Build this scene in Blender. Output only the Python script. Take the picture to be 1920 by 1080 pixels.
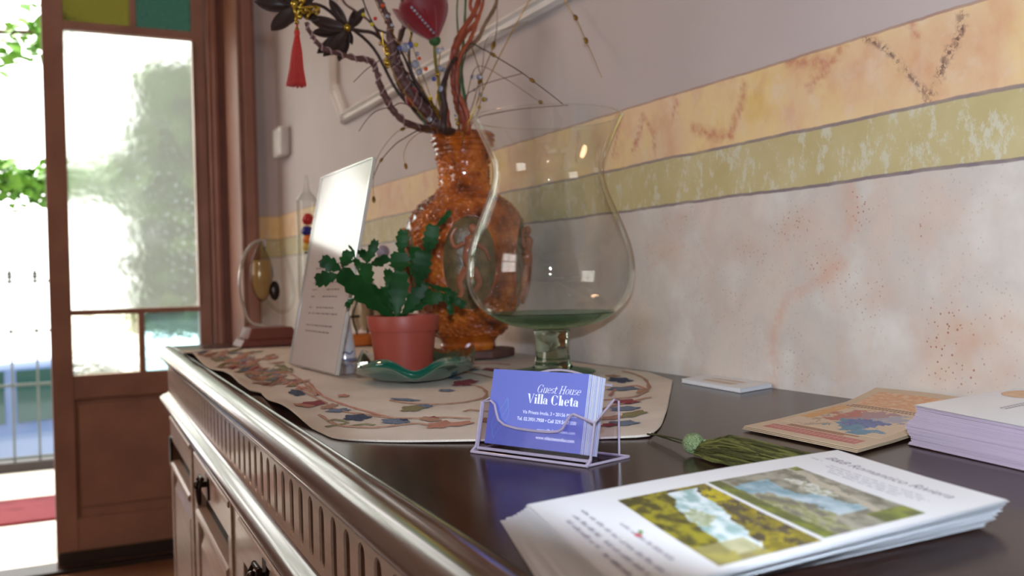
import bpy, math, random
import numpy as np
from mathutils import Vector, Matrix, noise
from math import sin, cos, pi, radians, sqrt, atan2

for _o in list(bpy.data.objects): bpy.data.objects.remove(_o)
SC = bpy.context.scene
COL = SC.collection

# ------------------------------------------------------------------ camera
F = 1770.0
TH, PI_, RO = radians(26.43), radians(.66), radians(1.4)
CAM = Vector((0, 0, .927))
fw = Vector((sin(TH)*cos(PI_), cos(TH)*cos(PI_), -sin(PI_)))
r0 = Vector((cos(TH), -sin(TH), 0)); u0 = r0.cross(fw)
rc = cos(RO)*r0 - sin(RO)*u0; uc = sin(RO)*r0 + cos(RO)*u0
cd = bpy.data.cameras.new('camera'); cam = bpy.data.objects.new('camera', cd); COL.objects.link(cam)
cd.sensor_width = 36; cd.lens = F/1920*36; cd.clip_start = .02; cd.clip_end = 200
cd.dof.use_dof = True; cd.dof.focus_distance = .76; cd.dof.aperture_fstop = 8.5
cam.matrix_world = Matrix(((rc.x, uc.x, -fw.x, CAM.x), (rc.y, uc.y, -fw.y, CAM.y), (rc.z, uc.z, -fw.z, CAM.z), (0, 0, 0, 1)))
SC.camera = cam

# ------------------------------------------------------------------ world, daylight, exposure
SC.view_settings.view_transform = 'Standard'; SC.view_settings.look = 'None'
SC.view_settings.gamma = 1; SC.view_settings.use_curve_mapping = False
SC.view_settings.exposure = -0.42
w = bpy.data.worlds.new('sky'); SC.world = w; w.use_nodes = True
bg = w.node_tree.nodes['Background']; bg.inputs[0].default_value = (1, .985, .95, 1); bg.inputs[1].default_value = 6.0

def light(name, kind, loc, target, energy, color=(1, 1, 1), **kw):
    d = bpy.data.lights.new(name, kind); d.energy = energy; d.color = color
    for k, v in kw.items(): setattr(d, k, v)
    o = bpy.data.objects.new(name, d); COL.objects.link(o); o.location = loc
    o.rotation_euler = (Vector(target)-Vector(loc)).to_track_quat('-Z', 'Y').to_euler()
    return o
light('sun', 'SUN', (-2, 8, 6), (-.2, 4.6, 0), 5.0, (1, .96, .9), angle=.02)
# added warm fill light, set at an unseen window across the room
light('room_fill', 'AREA', (-3.2, .8, 1.6), (.7, 1.0, 1.1), 9, (1, .80, .62), shape='RECTANGLE', size=1.5, size_y=1.3)
# added warm fill under the ceiling, with no lamp fixture
light('warm_fill', 'AREA', (-1.1, 2.0, 2.78), (-.8, 2.0, 0), 17, (1, .56, .32), shape='DISK', size=.45)
# the photographer's small flash, above the lens
aim = CAM + fw + rc*(1820-960)/F - uc*(-260-540)/F
light('camera_flash', 'SPOT', CAM + uc*.085 - fw*.02, aim + uc*.085 - fw*.02, 38, (.78, .88, 1), spot_size=radians(102.4), spot_blend=.06, shadow_soft_size=.012)
# sky portal at the open door leaf
pt = light('door_portal', 'AREA', (-.02, 3.46, 1.2), (-.02, 0, 1.2), 1, shape='RECTANGLE', size=1.2, size_y=2.4)
pt.data.cycles.is_portal = True

# ------------------------------------------------------------------ geometry helpers
WX = .706          # wall plane
def ray(px, py): return fw + rc*(px-960)/F - uc*(py-540)/F
def on(px, py, z=.8):
    d = ray(px, py); return CAM + d*((z-CAM.z)/d.z)
def aty(px, py, y, lim=True):
    d = ray(px, py); p = CAM + d*(y/d.y)
    if lim and p.x > .685: p = CAM + d*(.685/d.x)
    return p

class MB:
    def __init__(s): s.v = []; s.f = []; s.m = []
    def add(s, vs, fs, m=0):
        b = len(s.v); s.v += [tuple(v) for v in vs]; s.f += [tuple(i+b for i in f) for f in fs]; s.m += [m]*len(fs); return s
    def box(s, c, d, m=0, R=None):
        vs = []
        for x in (-1, 1):
            for y in (-1, 1):
                for z in (-1, 1):
                    p = Vector((x*d[0]/2, y*d[1]/2, z*d[2]/2))
                    if R: p = R @ p
                    vs.append(Vector(c)+p)
        return s.add(vs, [(0, 1, 3, 2), (4, 6, 7, 5), (0, 4, 5, 1), (2, 3, 7, 6), (0, 2, 6, 4), (1, 5, 7, 3)], m)
    def bb(s, x0, x1, y0, y1, z0, z1, m=0):
        return s.box(((x0+x1)/2, (y0+y1)/2, (z0+z1)/2), (abs(x1-x0), abs(y1-y0), abs(z1-z0)), m)
    def prism(s, pts, n, m=0):       # closed outline (3-D) pushed along n
        k = len(pts); n = Vector(n); a = [Vector(p) for p in pts]
        return s.add(a+[p+n for p in a], [tuple(range(k))[::-1], tuple(range(k, 2*k))]+[(i, (i+1) % k, (i+1) % k+k, i+k) for i in range(k)], m)
    def lathe(s, prof, c=(0, 0, 0), n=32, m=0, sx=1, sy=1):
        vs = []; fs = []; k = len(prof)
        for r, z in prof:
            for i in range(n):
                a = 2*pi*i/n; vs.append((c[0]+r*cos(a)*sx, c[1]+r*sin(a)*sy, c[2]+z))
        for j in range(k-1):
            for i in range(n): fs.append((j*n+i, j*n+(i+1) % n, (j+1)*n+(i+1) % n, (j+1)*n+i))
        return s.add(vs, fs, m)
    def tube(s, path, r, n=8, m=0, flat=1.0, twist=0, caps=True):
        P = [Vector(p) for p in path]; k = len(P)
        if not hasattr(r, '__len__'): r = [r]*k
        elif len(r) == 2 and k != 2: r = [r[0]+(r[1]-r[0])*i/(k-1) for i in range(k)]
        t = (P[1]-P[0]).normalized(); a = t.orthogonal().normalized(); vs = []
        for i in range(k):
            t = (P[min(i+1, k-1)]-P[max(i-1, 0)])
            t = t.normalized() if t.length > 1e-9 else Vector((0, 0, 1))
            a = (a - t*a.dot(t)); a = a.normalized() if a.length > 1e-6 else t.orthogonal().normalized()
            b = t.cross(a)
            for j in range(n):
                q = 2*pi*j/n + twist*i
                ca, sa = cos(2*pi*j/n), sin(2*pi*j/n)*flat
                if twist: ca, sa = ca*cos(twist*i)-sa*sin(twist*i), ca*sin(twist*i)+sa*cos(twist*i)
                vs.append(P[i]+(a*ca+b*sa)*r[i])
        fs = [(i*n+j, i*n+(j+1) % n, (i+1)*n+(j+1) % n, (i+1)*n+j) for i in range(k-1) for j in range(n)]
        if caps: fs += [tuple(range(n))[::-1], tuple(range((k-1)*n, k*n))]
        return s.add(vs, fs, m)
    def ball(s, c, r, n=8, m=0, R=None):
        if not hasattr(r, '__len__'): r = (r, r, r)
        vs = []; fs = []; h = max(4, n//2+1)
        for j in range(h+1):
            for i in range(n):
                t = pi*j/h; p = Vector((r[0]*sin(t)*cos(2*pi*i/n), r[1]*sin(t)*sin(2*pi*i/n), r[2]*cos(t)))
                if R: p = R @ p
                vs.append(Vector(c)+p)
        for j in range(h):
            for i in range(n): fs.append((j*n+i, (j+1)*n+i, (j+1)*n+(i+1) % n, j*n+(i+1) % n))
        return s.add(vs, fs, m)
    def grid(s, fn, nu, nv, m=0):
        vs = [fn(i/nu, j/nv) for j in range(nv+1) for i in range(nu+1)]
        return s.add(vs, [(j*(nu+1)+i, j*(nu+1)+i+1, (j+1)*(nu+1)+i+1, (j+1)*(nu+1)+i) for j in range(nv) for i in range(nu)], m)
    def build(s, name, mats, parent=None, smooth=False, bevel=0, seg=2, solid=0, angle=None, weld=False):
        me = bpy.data.meshes.new(name); me.from_pydata(s.v, [], s.f)
        if not hasattr(mats, '__len__'): mats = [mats]
        for q in mats: me.materials.append(q)
        for p, q in zip(me.polygons, s.m): p.material_index = q; p.use_smooth = smooth
        if weld:
            import bmesh
            b = bmesh.new(); b.from_mesh(me); bmesh.ops.remove_doubles(b, verts=b.verts, dist=1e-6); bmesh.ops.recalc_face_normals(b, faces=b.faces); b.to_mesh(me); b.free()
        o = bpy.data.objects.new(name, me); COL.objects.link(o)
        if solid:
            q = o.modifiers.new('solid', 'SOLIDIFY'); q.thickness = solid; q.offset = -1
        if bevel:
            q = o.modifiers.new('bevel', 'BEVEL'); q.width = bevel; q.segments = seg; q.limit_method = 'ANGLE'; q.angle_limit = radians(35)
        if angle:
            q = o.modifiers.new('split', 'EDGE_SPLIT'); q.split_angle = radians(angle)
        if parent:
            o.parent = parent; bpy.context.view_layer.update() if False else None
            o.matrix_parent_inverse = Matrix.Translation(parent.location).inverted() if parent.parent is None and parent.type == 'EMPTY' else Matrix.Identity(4)
        me.update()
        return o

def thing(name, label, cat, loc=(0, 0, 0), group=None):
    o = bpy.data.objects.new(name, None); COL.objects.link(o); o.location = loc; o.empty_display_size = .02
    return tag(o, label, cat, group)
def tag(o, label, cat, group=None):
    o['label'] = label; o['category'] = cat
    if group: o['group'] = group
    return o
def struct(o): o['kind'] = 'structure'; return o

def smoothpath(pts, n=6):            # Catmull-Rom through the points
    P = [Vector(p) for p in pts]; P = [P[0]*2-P[1]]+P+[P[-1]*2-P[-2]]; out = []
    for i in range(1, len(P)-2):
        for k in range(n):
            t = k/n; a, b, c, d = P[i-1:i+3]
            out.append(.5*((2*b)+(c-a)*t+(2*a-5*b+4*c-d)*t*t+(3*b-a-3*c+d)*t**3))
    return out+[P[-2]]

# ------------------------------------------------------------------ materials
def srgb(r, g, b, a=1):
    f = lambda c: (c/255/12.92) if c/255 <= .04045 else ((c/255+.055)/1.055)**2.4
    return (f(r), f(g), f(b), a)
def newmat(name):
    m = bpy.data.materials.new(name); m.use_nodes = True; nt = m.node_tree
    return m, nt, nt.nodes['Principled BSDF']
def N(nt, t, **kw):
    n = nt.nodes.new(t)
    for k, v in kw.items():
        if k.startswith('i_'): n.inputs[int(k[2:]) if k[2:].isdigit() else k[2:]].default_value = v
        else: setattr(n, k, v)
    return n
def mat(name, c, rough=.5, metal=0, c2=None, scale=30, amt=.5, bump=0, bscale=None, coat=0, emit=0, spec=None, stretch=None, trans=0, ior=1.45, sheen=0):
    m, nt, b = newmat(name); L = nt.links
    c = srgb(*c); c2 = srgb(*c2) if c2 else tuple(min(1, x*.85) for x in c[:3])+(1,)
    tc = N(nt, 'ShaderNodeTexCoord'); mp = N(nt, 'ShaderNodeMapping'); L.new(tc.outputs['Object'], mp.inputs[0])
    if stretch: mp.inputs['Scale'].default_value = stretch
    nz = N(nt, 'ShaderNodeTexNoise', i_Scale=scale, i_Detail=5.0); L.new(mp.outputs[0], nz.inputs['Vector'])
    rp = N(nt, 'ShaderNodeValToRGB'); rp.color_ramp.elements[0].position = .5-amt*.4; rp.color_ramp.elements[1].position = .5+amt*.4
    rp.color_ramp.elements[0].color = c2; rp.color_ramp.elements[1].color = c
    L.new(nz.outputs[0], rp.inputs[0]); L.new(rp.outputs[0], b.inputs['Base Color'])
    b.inputs['Roughness'].default_value = rough; b.inputs['Metallic'].default_value = metal
    b.inputs['Coat Weight'].default_value = coat; b.inputs['IOR'].default_value = ior; b.inputs['Transmission Weight'].default_value = trans
    if sheen: b.inputs['Sheen Weight'].default_value = sheen
    if spec is not None: b.inputs['Specular IOR Level'].default_value = spec
    if bump:
        n2 = N(nt, 'ShaderNodeTexNoise', i_Scale=bscale or scale*4, i_Detail=4.0); L.new(mp.outputs[0], n2.inputs['Vector'])
        bp = N(nt, 'ShaderNodeBump', i_Strength=min(1, bump), i_Distance=.002); L.new(n2.outputs[0], bp.inputs['Height']); L.new(bp.outputs[0], b.inputs['Normal'])
    return m
def vcmat(name, rough=.4, coat=0):
    m, nt, b = newmat(name)
    a = N(nt, 'ShaderNodeVertexColor', layer_name='Col'); nt.links.new(a.outputs[0], b.inputs['Base Color'])
    b.inputs['Roughness'].default_value = rough; b.inputs['Coat Weight'].default_value = coat
    return m
def thinglass(name, tint=(.93, .96, .94), edge=(.55, .7, .62), power=.25, refl=1.0, rough=.0, frn=1.5, bump=0, rim=5):
    # thin-walled clear sheet: see-through with its colour gathering where it is seen edge on, plus a surface reflection
    m, nt, b = newmat(name); L = nt.links; nt.nodes.remove(b)
    out = nt.nodes['Material Output']
    lw = N(nt, 'ShaderNodeLayerWeight', i_Blend=power)
    mx = N(nt, 'ShaderNodeMix', data_type='RGBA'); L.new(lw.outputs['Facing'], mx.inputs[0])
    mx.inputs[6].default_value = tint+(1,); mx.inputs[7].default_value = edge+(1,)
    tr = N(nt, 'ShaderNodeBsdfTransparent'); L.new(mx.outputs[2], tr.inputs[0])
    gl = N(nt, 'ShaderNodeBsdfGlossy'); gl.inputs['Roughness'].default_value = rough
    fr = N(nt, 'ShaderNodeFresnel', i_IOR=frn)
    mu = N(nt, 'ShaderNodeMath', operation='MULTIPLY'); mu.inputs[1].default_value = refl
    if rim:
        l2 = N(nt, 'ShaderNodeLayerWeight', i_Blend=.5); pw = N(nt, 'ShaderNodeMath', operation='POWER'); pw.inputs[1].default_value = rim; L.new(l2.outputs['Facing'], pw.inputs[0])
        ad = N(nt, 'ShaderNodeMath', operation='ADD'); ad.inputs[1].default_value = .035; L.new(pw.outputs[0], ad.inputs[0]); L.new(ad.outputs[0], mu.inputs[0])
    else: L.new(fr.outputs[0], mu.inputs[0])
    ms = N(nt, 'ShaderNodeMixShader'); L.new(mu.outputs[0], ms.inputs[0]); L.new(tr.outputs[0], ms.inputs[1]); L.new(gl.outputs[0], ms.inputs[2])
    if bump:
        nz = N(nt, 'ShaderNodeTexNoise', i_Scale=bump); bp = N(nt, 'ShaderNodeBump', i_Strength=.3, i_Distance=.003)
        L.new(nz.outputs[0], bp.inputs['Height']); L.new(bp.outputs[0], gl.inputs['Normal'])
    L.new(ms.outputs[0], out.inputs[0]); return m
def shellglass(name, tint, edge, start=.72, k=1.0):
    # solid blown glass: clear face-on, refracting and reflecting where the wall is seen on edge
    m, nt, b = newmat(name); L = nt.links; nt.nodes.remove(b); out = nt.nodes['Material Output']
    lw = N(nt, 'ShaderNodeLayerWeight', i_Blend=.5)
    r = N(nt, 'ShaderNodeMapRange', interpolation_type='SMOOTHSTEP'); r.inputs['From Min'].default_value = start; r.inputs['From Max'].default_value = .96; r.inputs['To Max'].default_value = k; L.new(lw.outputs['Facing'], r.inputs['Value'])
    tr = N(nt, 'ShaderNodeBsdfTransparent'); tr.inputs[0].default_value = tint+(1,)
    gs = N(nt, 'ShaderNodeBsdfGlass', i_IOR=1.5); gs.inputs['Color'].default_value = edge+(1,); gs.inputs['Roughness'].default_value = 0
    gl = N(nt, 'ShaderNodeBsdfGlossy'); gl.inputs['Roughness'].default_value = 0; gl.inputs['Color'].default_value = (1, 1, 1, 1)
    a = N(nt, 'ShaderNodeMixShader'); a.inputs[0].default_value = .04; L.new(tr.outputs[0], a.inputs[1]); L.new(gl.outputs[0], a.inputs[2])
    c = N(nt, 'ShaderNodeMixShader'); L.new(r.outputs[0], c.inputs[0]); L.new(a.outputs[0], c.inputs[1]); L.new(gs.outputs[0], c.inputs[2]); L.new(c.outputs[0], out.inputs[0]); return m
def obscure(name, tint, rough=.42, bscale=90, mixt=.25, strength=.6):
    # patterned window glass: scatters what is behind it
    m, nt, b = newmat(name); L = nt.links; nt.nodes.remove(b); out = nt.nodes['Material Output']
    tc = N(nt, 'ShaderNodeTexCoord')
    mp = N(nt, 'ShaderNodeMapping'); mp.inputs['Scale'].default_value = (1, 1, .8); L.new(tc.outputs['Object'], mp.inputs[0])
    vo = N(nt, 'ShaderNodeTexVoronoi', i_Scale=bscale); L.new(mp.outputs[0], vo.inputs['Vector'])
    bp = N(nt, 'ShaderNodeBump', i_Strength=strength, i_Distance=.004); L.new(vo.outputs['Distance'], bp.inputs['Height'])
    rf = N(nt, 'ShaderNodeBsdfRefraction', i_IOR=1.12); rf.inputs['Color'].default_value = tint+(1,); rf.inputs['Roughness'].default_value = rough
    tl = N(nt, 'ShaderNodeBsdfTranslucent'); tl.inputs['Color'].default_value = tint+(1,)
    gl = N(nt, 'ShaderNodeBsdfGlossy', i_Roughness=.2); gl.inputs['Color'].default_value = (.9, .9, .9, 1)
    for x in (rf, gl): L.new(bp.outputs[0], x.inputs['Normal'])
    a = N(nt, 'ShaderNodeMixShader'); a.inputs[0].default_value = mixt; L.new(rf.outputs[0], a.inputs[1]); L.new(tl.outputs[0], a.inputs[2])
    c = N(nt, 'ShaderNodeMixShader'); c.inputs[0].default_value = .05; L.new(a.outputs[0], c.inputs[1]); L.new(gl.outputs[0], c.inputs[2])
    L.new(c.outputs[0], out.inputs[0]); return m

M = {}
M['door'] = mat('painted_brown_wood', (160, 122, 106), .42, c2=(142, 105, 92), scale=9, bump=.08, bscale=40)
M['frame'] = mat('painted_frame', (150, 105, 88), .42, c2=(135, 92, 78), scale=9)
M['plaster'] = mat('plaster', (196, 176, 168), .8, c2=(184, 164, 156), scale=6, bump=.1, bscale=60)
M['ceiling'] = mat('ceiling_white', (225, 220, 212), .9, scale=4)
M['floor'] = mat('brown_floor', (120, 82, 58), .35, c2=(95, 62, 44), scale=14)
M['terrace'] = mat('pale_stone', (232, 226, 214), .7, c2=(215, 208, 195), scale=8)
M['dark'] = mat('dark_strip', (46, 38, 36), .5, scale=20)
M['red_mat'] = mat('red_mat', (112, 26, 36), .95, c2=(96, 20, 30), scale=120, bump=.5)
M['white_plaster'] = mat('stucco_trim', (226, 222, 218), .6, c2=(216, 212, 208), scale=20)
M['plastic_white'] = mat('white_plastic', (214, 210, 205), .35, scale=20)
M['iron'] = mat('railing_iron', (84, 92, 88), .5, scale=30)
M['leaf_out'] = mat('vine_leaf', (118, 172, 52), .5, c2=(70, 124, 34), scale=14)
M['car_paint'] = mat('car_blue_silver', (84, 106, 142), .25, coat=1, scale=3)
M['car_paint2'] = mat('car_white', (225, 228, 230), .25, coat=1, scale=3)
M['car_glass'] = mat('car_glass', (30, 62, 58), .08, scale=3)
M['orange_paint'] = mat('orange_paint', (180, 110, 30), .5, scale=3)
M['asphalt'] = mat('asphalt', (66, 76, 96), .9, scale=20)
M['tyre'] = mat('tyre', (30, 30, 32), .8, scale=20)

# ------------------------------------------------------------------ setting
def rect(name, x0, x1, y0, y1, z0, z1, m, **k): return struct(MB().bb(x0, x1, y0, y1, z0, z1).build(name, m, **k))
rect('floor', -3.3, .86, -3.1, 3.5, -.1, 0, M['floor'])
rect('ceiling', -3.3, .86, -3.1, 3.45, 2.9, 3.0, M['ceiling'])
b = MB(); b.bb(-3.4, -3.3, -3.1, .05, 0, 2.9); b.bb(-3.4, -3.3, 1.55, 3.45, 0, 2.9); b.bb(-3.4, -3.3, .05, 1.55, 0, .9); b.bb(-3.4, -3.3, .05, 1.55, 2.3, 2.9)
struct(b.build('wall_left', M['plaster']))
struct(MB().bb(-3.3, .86, -3.1, -3.0, 0, 2.9).build('wall_back', M['plaster']))
b = MB(); b.bb(-3.38, -3.32, .77, .83, .9, 2.3); b.bb(-3.38, -3.32, .05, 1.55, 1.7, 1.75)
for y0, y1, z0, z1 in ((.05, .11, .9, 2.3), (1.49, 1.55, .9, 2.3), (.05, 1.55, .9, .96), (.05, 1.55, 2.24, 2.3)): b.bb(-3.39, -3.31, y0, y1, z0, z1)
struct(b.build('window_1', M['white_plaster']))  # unseen window, added to go with the fill light

# right wall: painted dado bands
ZA, ZB, ZC = 1.1475, 1.0705, 1.0125
ys = [-3.0, -1.5, -.3, .1, .3]+list(np.arange(.4, 1.7, .004))+list(np.arange(1.7, 3.16, .012))+[3.45]
zs = [0, .4, .78]+list(np.arange(.8, 1.176, .004))+[1.2, 1.35, 1.6, 2.0, 2.5, 2.9]
ny, nz_ = len(ys), len(zs)
YY, ZZ = np.meshgrid(np.array(ys), np.array(zs))          # (nz, ny)
def onwall(px, py):
    d = ray(px, py); p = CAM + d*(WX/d.x); return p.y, p.z
def segdist(poly, jit=0.0):
    P = [onwall(*q) for q in poly]; D = np.full(YY.shape, 9.0)
    J = jit*(np.sin(YY*410+ZZ*220)+.7*np.sin(ZZ*640-YY*300)+.5*np.sin(YY*1500+ZZ*900))
    for (a, c), (d, e) in zip(P[:-1], P[1:]):
        vx, vz = d-a, e-c; t = np.clip(((YY-a)*vx+(ZZ-c)*vz)/(vx*vx+vz*vz+1e-12), 0, 1)
        D = np.minimum(D, np.hypot(YY-a-t*vx+J, ZZ-c-t*vz+J*.6))
    return D
def soft(D, wdt): return np.clip(1-D/wdt, 0, 1)
dark = np.zeros(YY.shape); red = np.zeros(YY.shape); blot = np.zeros(YY.shape)
for pl in ([(1622, 72), (1650, 85), (1670, 100), (1690, 125), (1715, 150), (1735, 175), (1742, 188)],
           [(1803, 25), (1803, 55), (1790, 85), (1775, 105), (1770, 125), (1755, 150), (1742, 180), (1735, 190)]):
    dark = np.maximum(dark, soft(segdist(pl, .0016), .0048))
for pl, wd in (([(1395, 160), (1393, 195), (1378, 225), (1368, 255)], .008), ([(1300, 240), (1345, 255), (1370, 255)], .01),
               ([(1205, 215), (1200, 250), (1185, 285)], .005), ([(1205, 215), (1225, 250), (1228, 285)], .005), ([(1580, 90), (1530, 150), (1520, 165)], .008),
               ([(1480, 112), (1545, 118)], .012), ([(1160, 235), (1150, 290)], .006), ([(1270, 190), (1262, 215)], .006),
               ([(1595, 345), (1600, 400), (1590, 440)], .011), ([(1580, 490), (1530, 530), (1475, 560), (1452, 620), (1445, 660)], .008), ([(1452, 660), (1450, 735)], .006),
               ([(1210, 505), (1260, 470), (1285, 460)], .003), ([(1700, 30), (1720, 70)], .006), ([(1085, 250), (1080, 300)], .005)):
    red = np.maximum(red, soft(segdist(pl, .0018), wd)*.9)
for px, py, rx, rz, s in ((1600, 390, .022, .03, .8), (1400, 470, .04, .02, .55), (1480, 425, .025, .018, .6), (1550, 500, .035, .018, .8), (1790, 640, .045, .028, 1.15), (1450, 680, .02, .035, .7),
                          (1500, 690, .02, .03, .5), (1720, 430, .018, .014, .5), (1270, 410, .03, .014, .5), (1230, 470, .03, .012, .4), (1640, 560, .03, .02, .5), (1850, 700, .04, .02, .8), (1350, 560, .05, .03, .35),
                          (1600, 175, .04, .014, .7), (1440, 215, .05, .014, .5), (1880, 40, .02, .018, .6), (1500, 130, .05, .014, .55), (1700, 120, .03, .02, .45), (1180, 590, .03, .04, .3)):
    a, c = onwall(px, py); blot = np.maximum(blot, s*np.exp(-(((YY-a)/rx)**2+((ZZ-c)/rz)**2)))
wm = bpy.data.meshes.new('wall_right')
vv = [(WX, ys[i], zs[j]) for j in range(nz_) for i in range(ny)]
ff = [(j*ny+i, (j+1)*ny+i, (j+1)*ny+i+1, j*ny+i+1) for j in range(nz_-1) for i in range(ny-1)]
nb = len(vv); vv += [(WX+.15, ys[0], 0), (WX+.15, ys[-1], 0), (WX+.15, ys[-1], 2.9), (WX+.15, ys[0], 2.9)]
ff += [(nb, nb+1, nb+2, nb+3), (0, nb, nb+3, (nz_-1)*ny), (ny-1, nz_*ny-1, nb+2, nb+1)]
wm.from_pydata(vv, [], ff)
at = wm.attributes.new('paint', 'FLOAT_VECTOR', 'POINT')
arr = np.zeros((len(vv), 3), np.float32); arr[:nb, 0] = dark.ravel(); arr[:nb, 1] = red.ravel(); arr[:nb, 2] = blot.ravel()
at.data.foreach_set('vector', arr.ravel())
wr = struct(bpy.data.objects.new('wall_right', wm)); COL.objects.link(wr)

def wallmat(name, axis='Y'):
    m, nt, b = newmat(name); L = nt.links
    tc = N(nt, 'ShaderNodeTexCoord'); sp = N(nt, 'ShaderNodeSeparateXYZ'); L.new(tc.outputs['Object'], sp.inputs[0])
    def noise_(scale, detail=5, stretch=(1, 1, 1), rough=.55):
        mp = N(nt, 'ShaderNodeMapping'); mp.inputs['Scale'].default_value = stretch; L.new(tc.outputs['Object'], mp.inputs[0])
        n = N(nt, 'ShaderNodeTexNoise', i_Scale=scale, i_Detail=float(detail), i_Roughness=rough); L.new(mp.outputs[0], n.inputs['Vector']); return n.outputs[0]
    def ramp(src, stops):
        r = N(nt, 'ShaderNodeValToRGB'); e = r.color_ramp.elements
        while len(e) < len(stops): e.new(.5)
        for q, (p, c) in zip(e, stops): q.position = p; q.color = c if len(c) == 4 else srgb(*c)
        L.new(src, r.inputs[0]); return r.outputs[0]
    def math_(op, a, c=None, clamp=False):
        n = N(nt, 'ShaderNodeMath', operation=op, use_clamp=clamp)
        for k, x in enumerate((a, c)):
            if x is None: continue
            if isinstance(x, (int, float)): n.inputs[k].default_value = x
            else: L.new(x, n.inputs[k])
        return n.outputs[0]
    def mix(f, a, c):
        n = N(nt, 'ShaderNodeMix', data_type='RGBA')
        if isinstance(f, (int, float)): n.inputs[0].default_value = f
        else: L.new(f, n.inputs[0])
        for k, x in ((6, a), (7, c)):
            if isinstance(x, tuple): n.inputs[k].default_value = x if len(x) == 4 else srgb(*x)
            else: L.new(x, n.inputs[k])
        return n.outputs[2]
    z = math_('ADD', sp.outputs[2], math_('MULTIPLY', math_('SUBTRACT', noise_(9, 2), .5), .006))
    g = lambda thr, wd=.0012: math_('DIVIDE', math_('SUBTRACT', z, thr-wd), 2*wd, True)
    z = math_('ADD', z, math_('MULTIPLY', math_('SUBTRACT', noise_(60, 2), .5), .0018))
    upper = ramp(noise_(5), [(.3, (182, 170, 168)), (.7, (190, 178, 175))])
    lower = ramp(noise_(11, 8), [(.3, (214, 211, 205)), (.5, (198, 190, 183)), (.62, (206, 196, 186)), (.78, (198, 176, 160))])
    lower = mix(math_('MULTIPLY', ramp(noise_(16, 6, (1, 1, .6)), [(.5, (0, 0, 0, 1)), (.72, (1, 1, 1, 1))]), .38), lower, (212, 178, 156))
    orange = ramp(noise_(9, 8), [(.25, (212, 168, 132)), (.42, (222, 190, 152)), (.56, (226, 200, 146)), (.70, (218, 184, 104))])
    orange = mix(math_('MULTIPLY', ramp(noise_(38, 4), [(.54, (0, 0, 0, 1)), (.66, (1, 1, 1, 1))]), .5), orange, (226, 206, 182))
    orange = mix(math_('MULTIPLY', ramp(noise_(30, 7, (1, 1, .7)), [(.52, (0, 0, 0, 1)), (.66, (1, 1, 1, 1))]), .36), orange, (204, 146, 112))
    st = noise_(66, 9, (1, 1, .6), .75)
    olive = mix(ramp(st, [(.52, (0, 0, 0, 1)), (.60, (.8, .8, .8, 1))]), ramp(noise_(20), [(.3, (184, 170, 122)), (.7, (194, 182, 138))]), (204, 202, 184))
    pa = N(nt, 'ShaderNodeAttribute', attribute_name='paint'); ps = N(nt, 'ShaderNodeSeparateXYZ'); L.new(pa.outputs['Vector'], ps.inputs[0])
    brk = noise_(120, 3)
    bl = math_('MULTIPLY', ps.outputs[2], math_('MULTIPLY', ramp(noise_(26, 6), [(.32, (0, 0, 0, 1)), (.68, (1, 1, 1, 1))]), .75), True)
    # speckles
    vo = N(nt, 'ShaderNodeTexVoronoi', i_Scale=190.0); L.new(tc.outputs['Object'], vo.inputs['Vector'])
    spk = math_('MULTIPLY', ramp(vo.outputs['Distance'], [(.12, (1, 1, 1, 1)), (.24, (0, 0, 0, 1))]), ramp(noise_(17, 3), [(.40, (0, 0, 0, 1)), (.56, (1, 1, 1, 1))]))
    spk = math_('MULTIPLY', spk, math_('ADD', math_('MULTIPLY', ps.outputs[2], 1.6), .30), True)
    lower = mix(math_('MULTIPLY', bl, .85), lower, (192, 146, 114)); lower = mix(math_('MULTIPLY', spk, .8), lower, (150, 98, 74))
    orange = mix(bl, orange, (206, 142, 96))
    rd = math_('MULTIPLY', ps.outputs[1], ramp(brk, [(.3, (.25, .25, .25, 1)), (.6, (1, 1, 1, 1))]), True)
    lower = mix(math_('MULTIPLY', rd, .7), lower, (204, 158, 136)); orange = mix(rd, orange, (186, 112, 92))
    dk = math_('MULTIPLY', ps.outputs[0], ramp(noise_(260, 2), [(.42, (.1, .1, .1, 1)), (.56, (1, 1, 1, 1))]), True)
    orange = mix(dk, orange, (98, 66, 68))
    col = mix(g(ZC), lower, olive); col = mix(g(ZB), col, orange); col = mix(g(ZA), col, upper)
    def line(c, zc, w_, colr, k):
        d = math_('ABSOLUTE', math_('SUBTRACT', z, zc)); f = math_('SUBTRACT', 1, math_('DIVIDE', math_('SUBTRACT', d, w_*.5), .0012), True)
        f = math_('MULTIPLY', f, math_('MULTIPLY', ramp(noise_(24, 3, (1, 1, 1)), [(.2, (.6, .6, .6, 1)), (.6, (1, 1, 1, 1))]), k), True)
        return mix(f, c, colr)
    col = line(col, ZC, .0022, (122, 108, 116), .95); col = line(col, ZB, .0022, (128, 114, 120), .9); col = line(col, ZA, .0016, (158, 122, 108), .8)
    L.new(col, b.inputs['Base Color']); b.inputs['Roughness'].default_value = .62
    bp = N(nt, 'ShaderNodeBump', i_Strength=.12, i_Distance=.003); L.new(noise_(45, 6), bp.inputs['Height']); L.new(bp.outputs[0], b.inputs['Normal'])
    return m
M['wall'] = wallmat('painted_dado_wall'); wm.materials.append(M['wall'])

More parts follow.
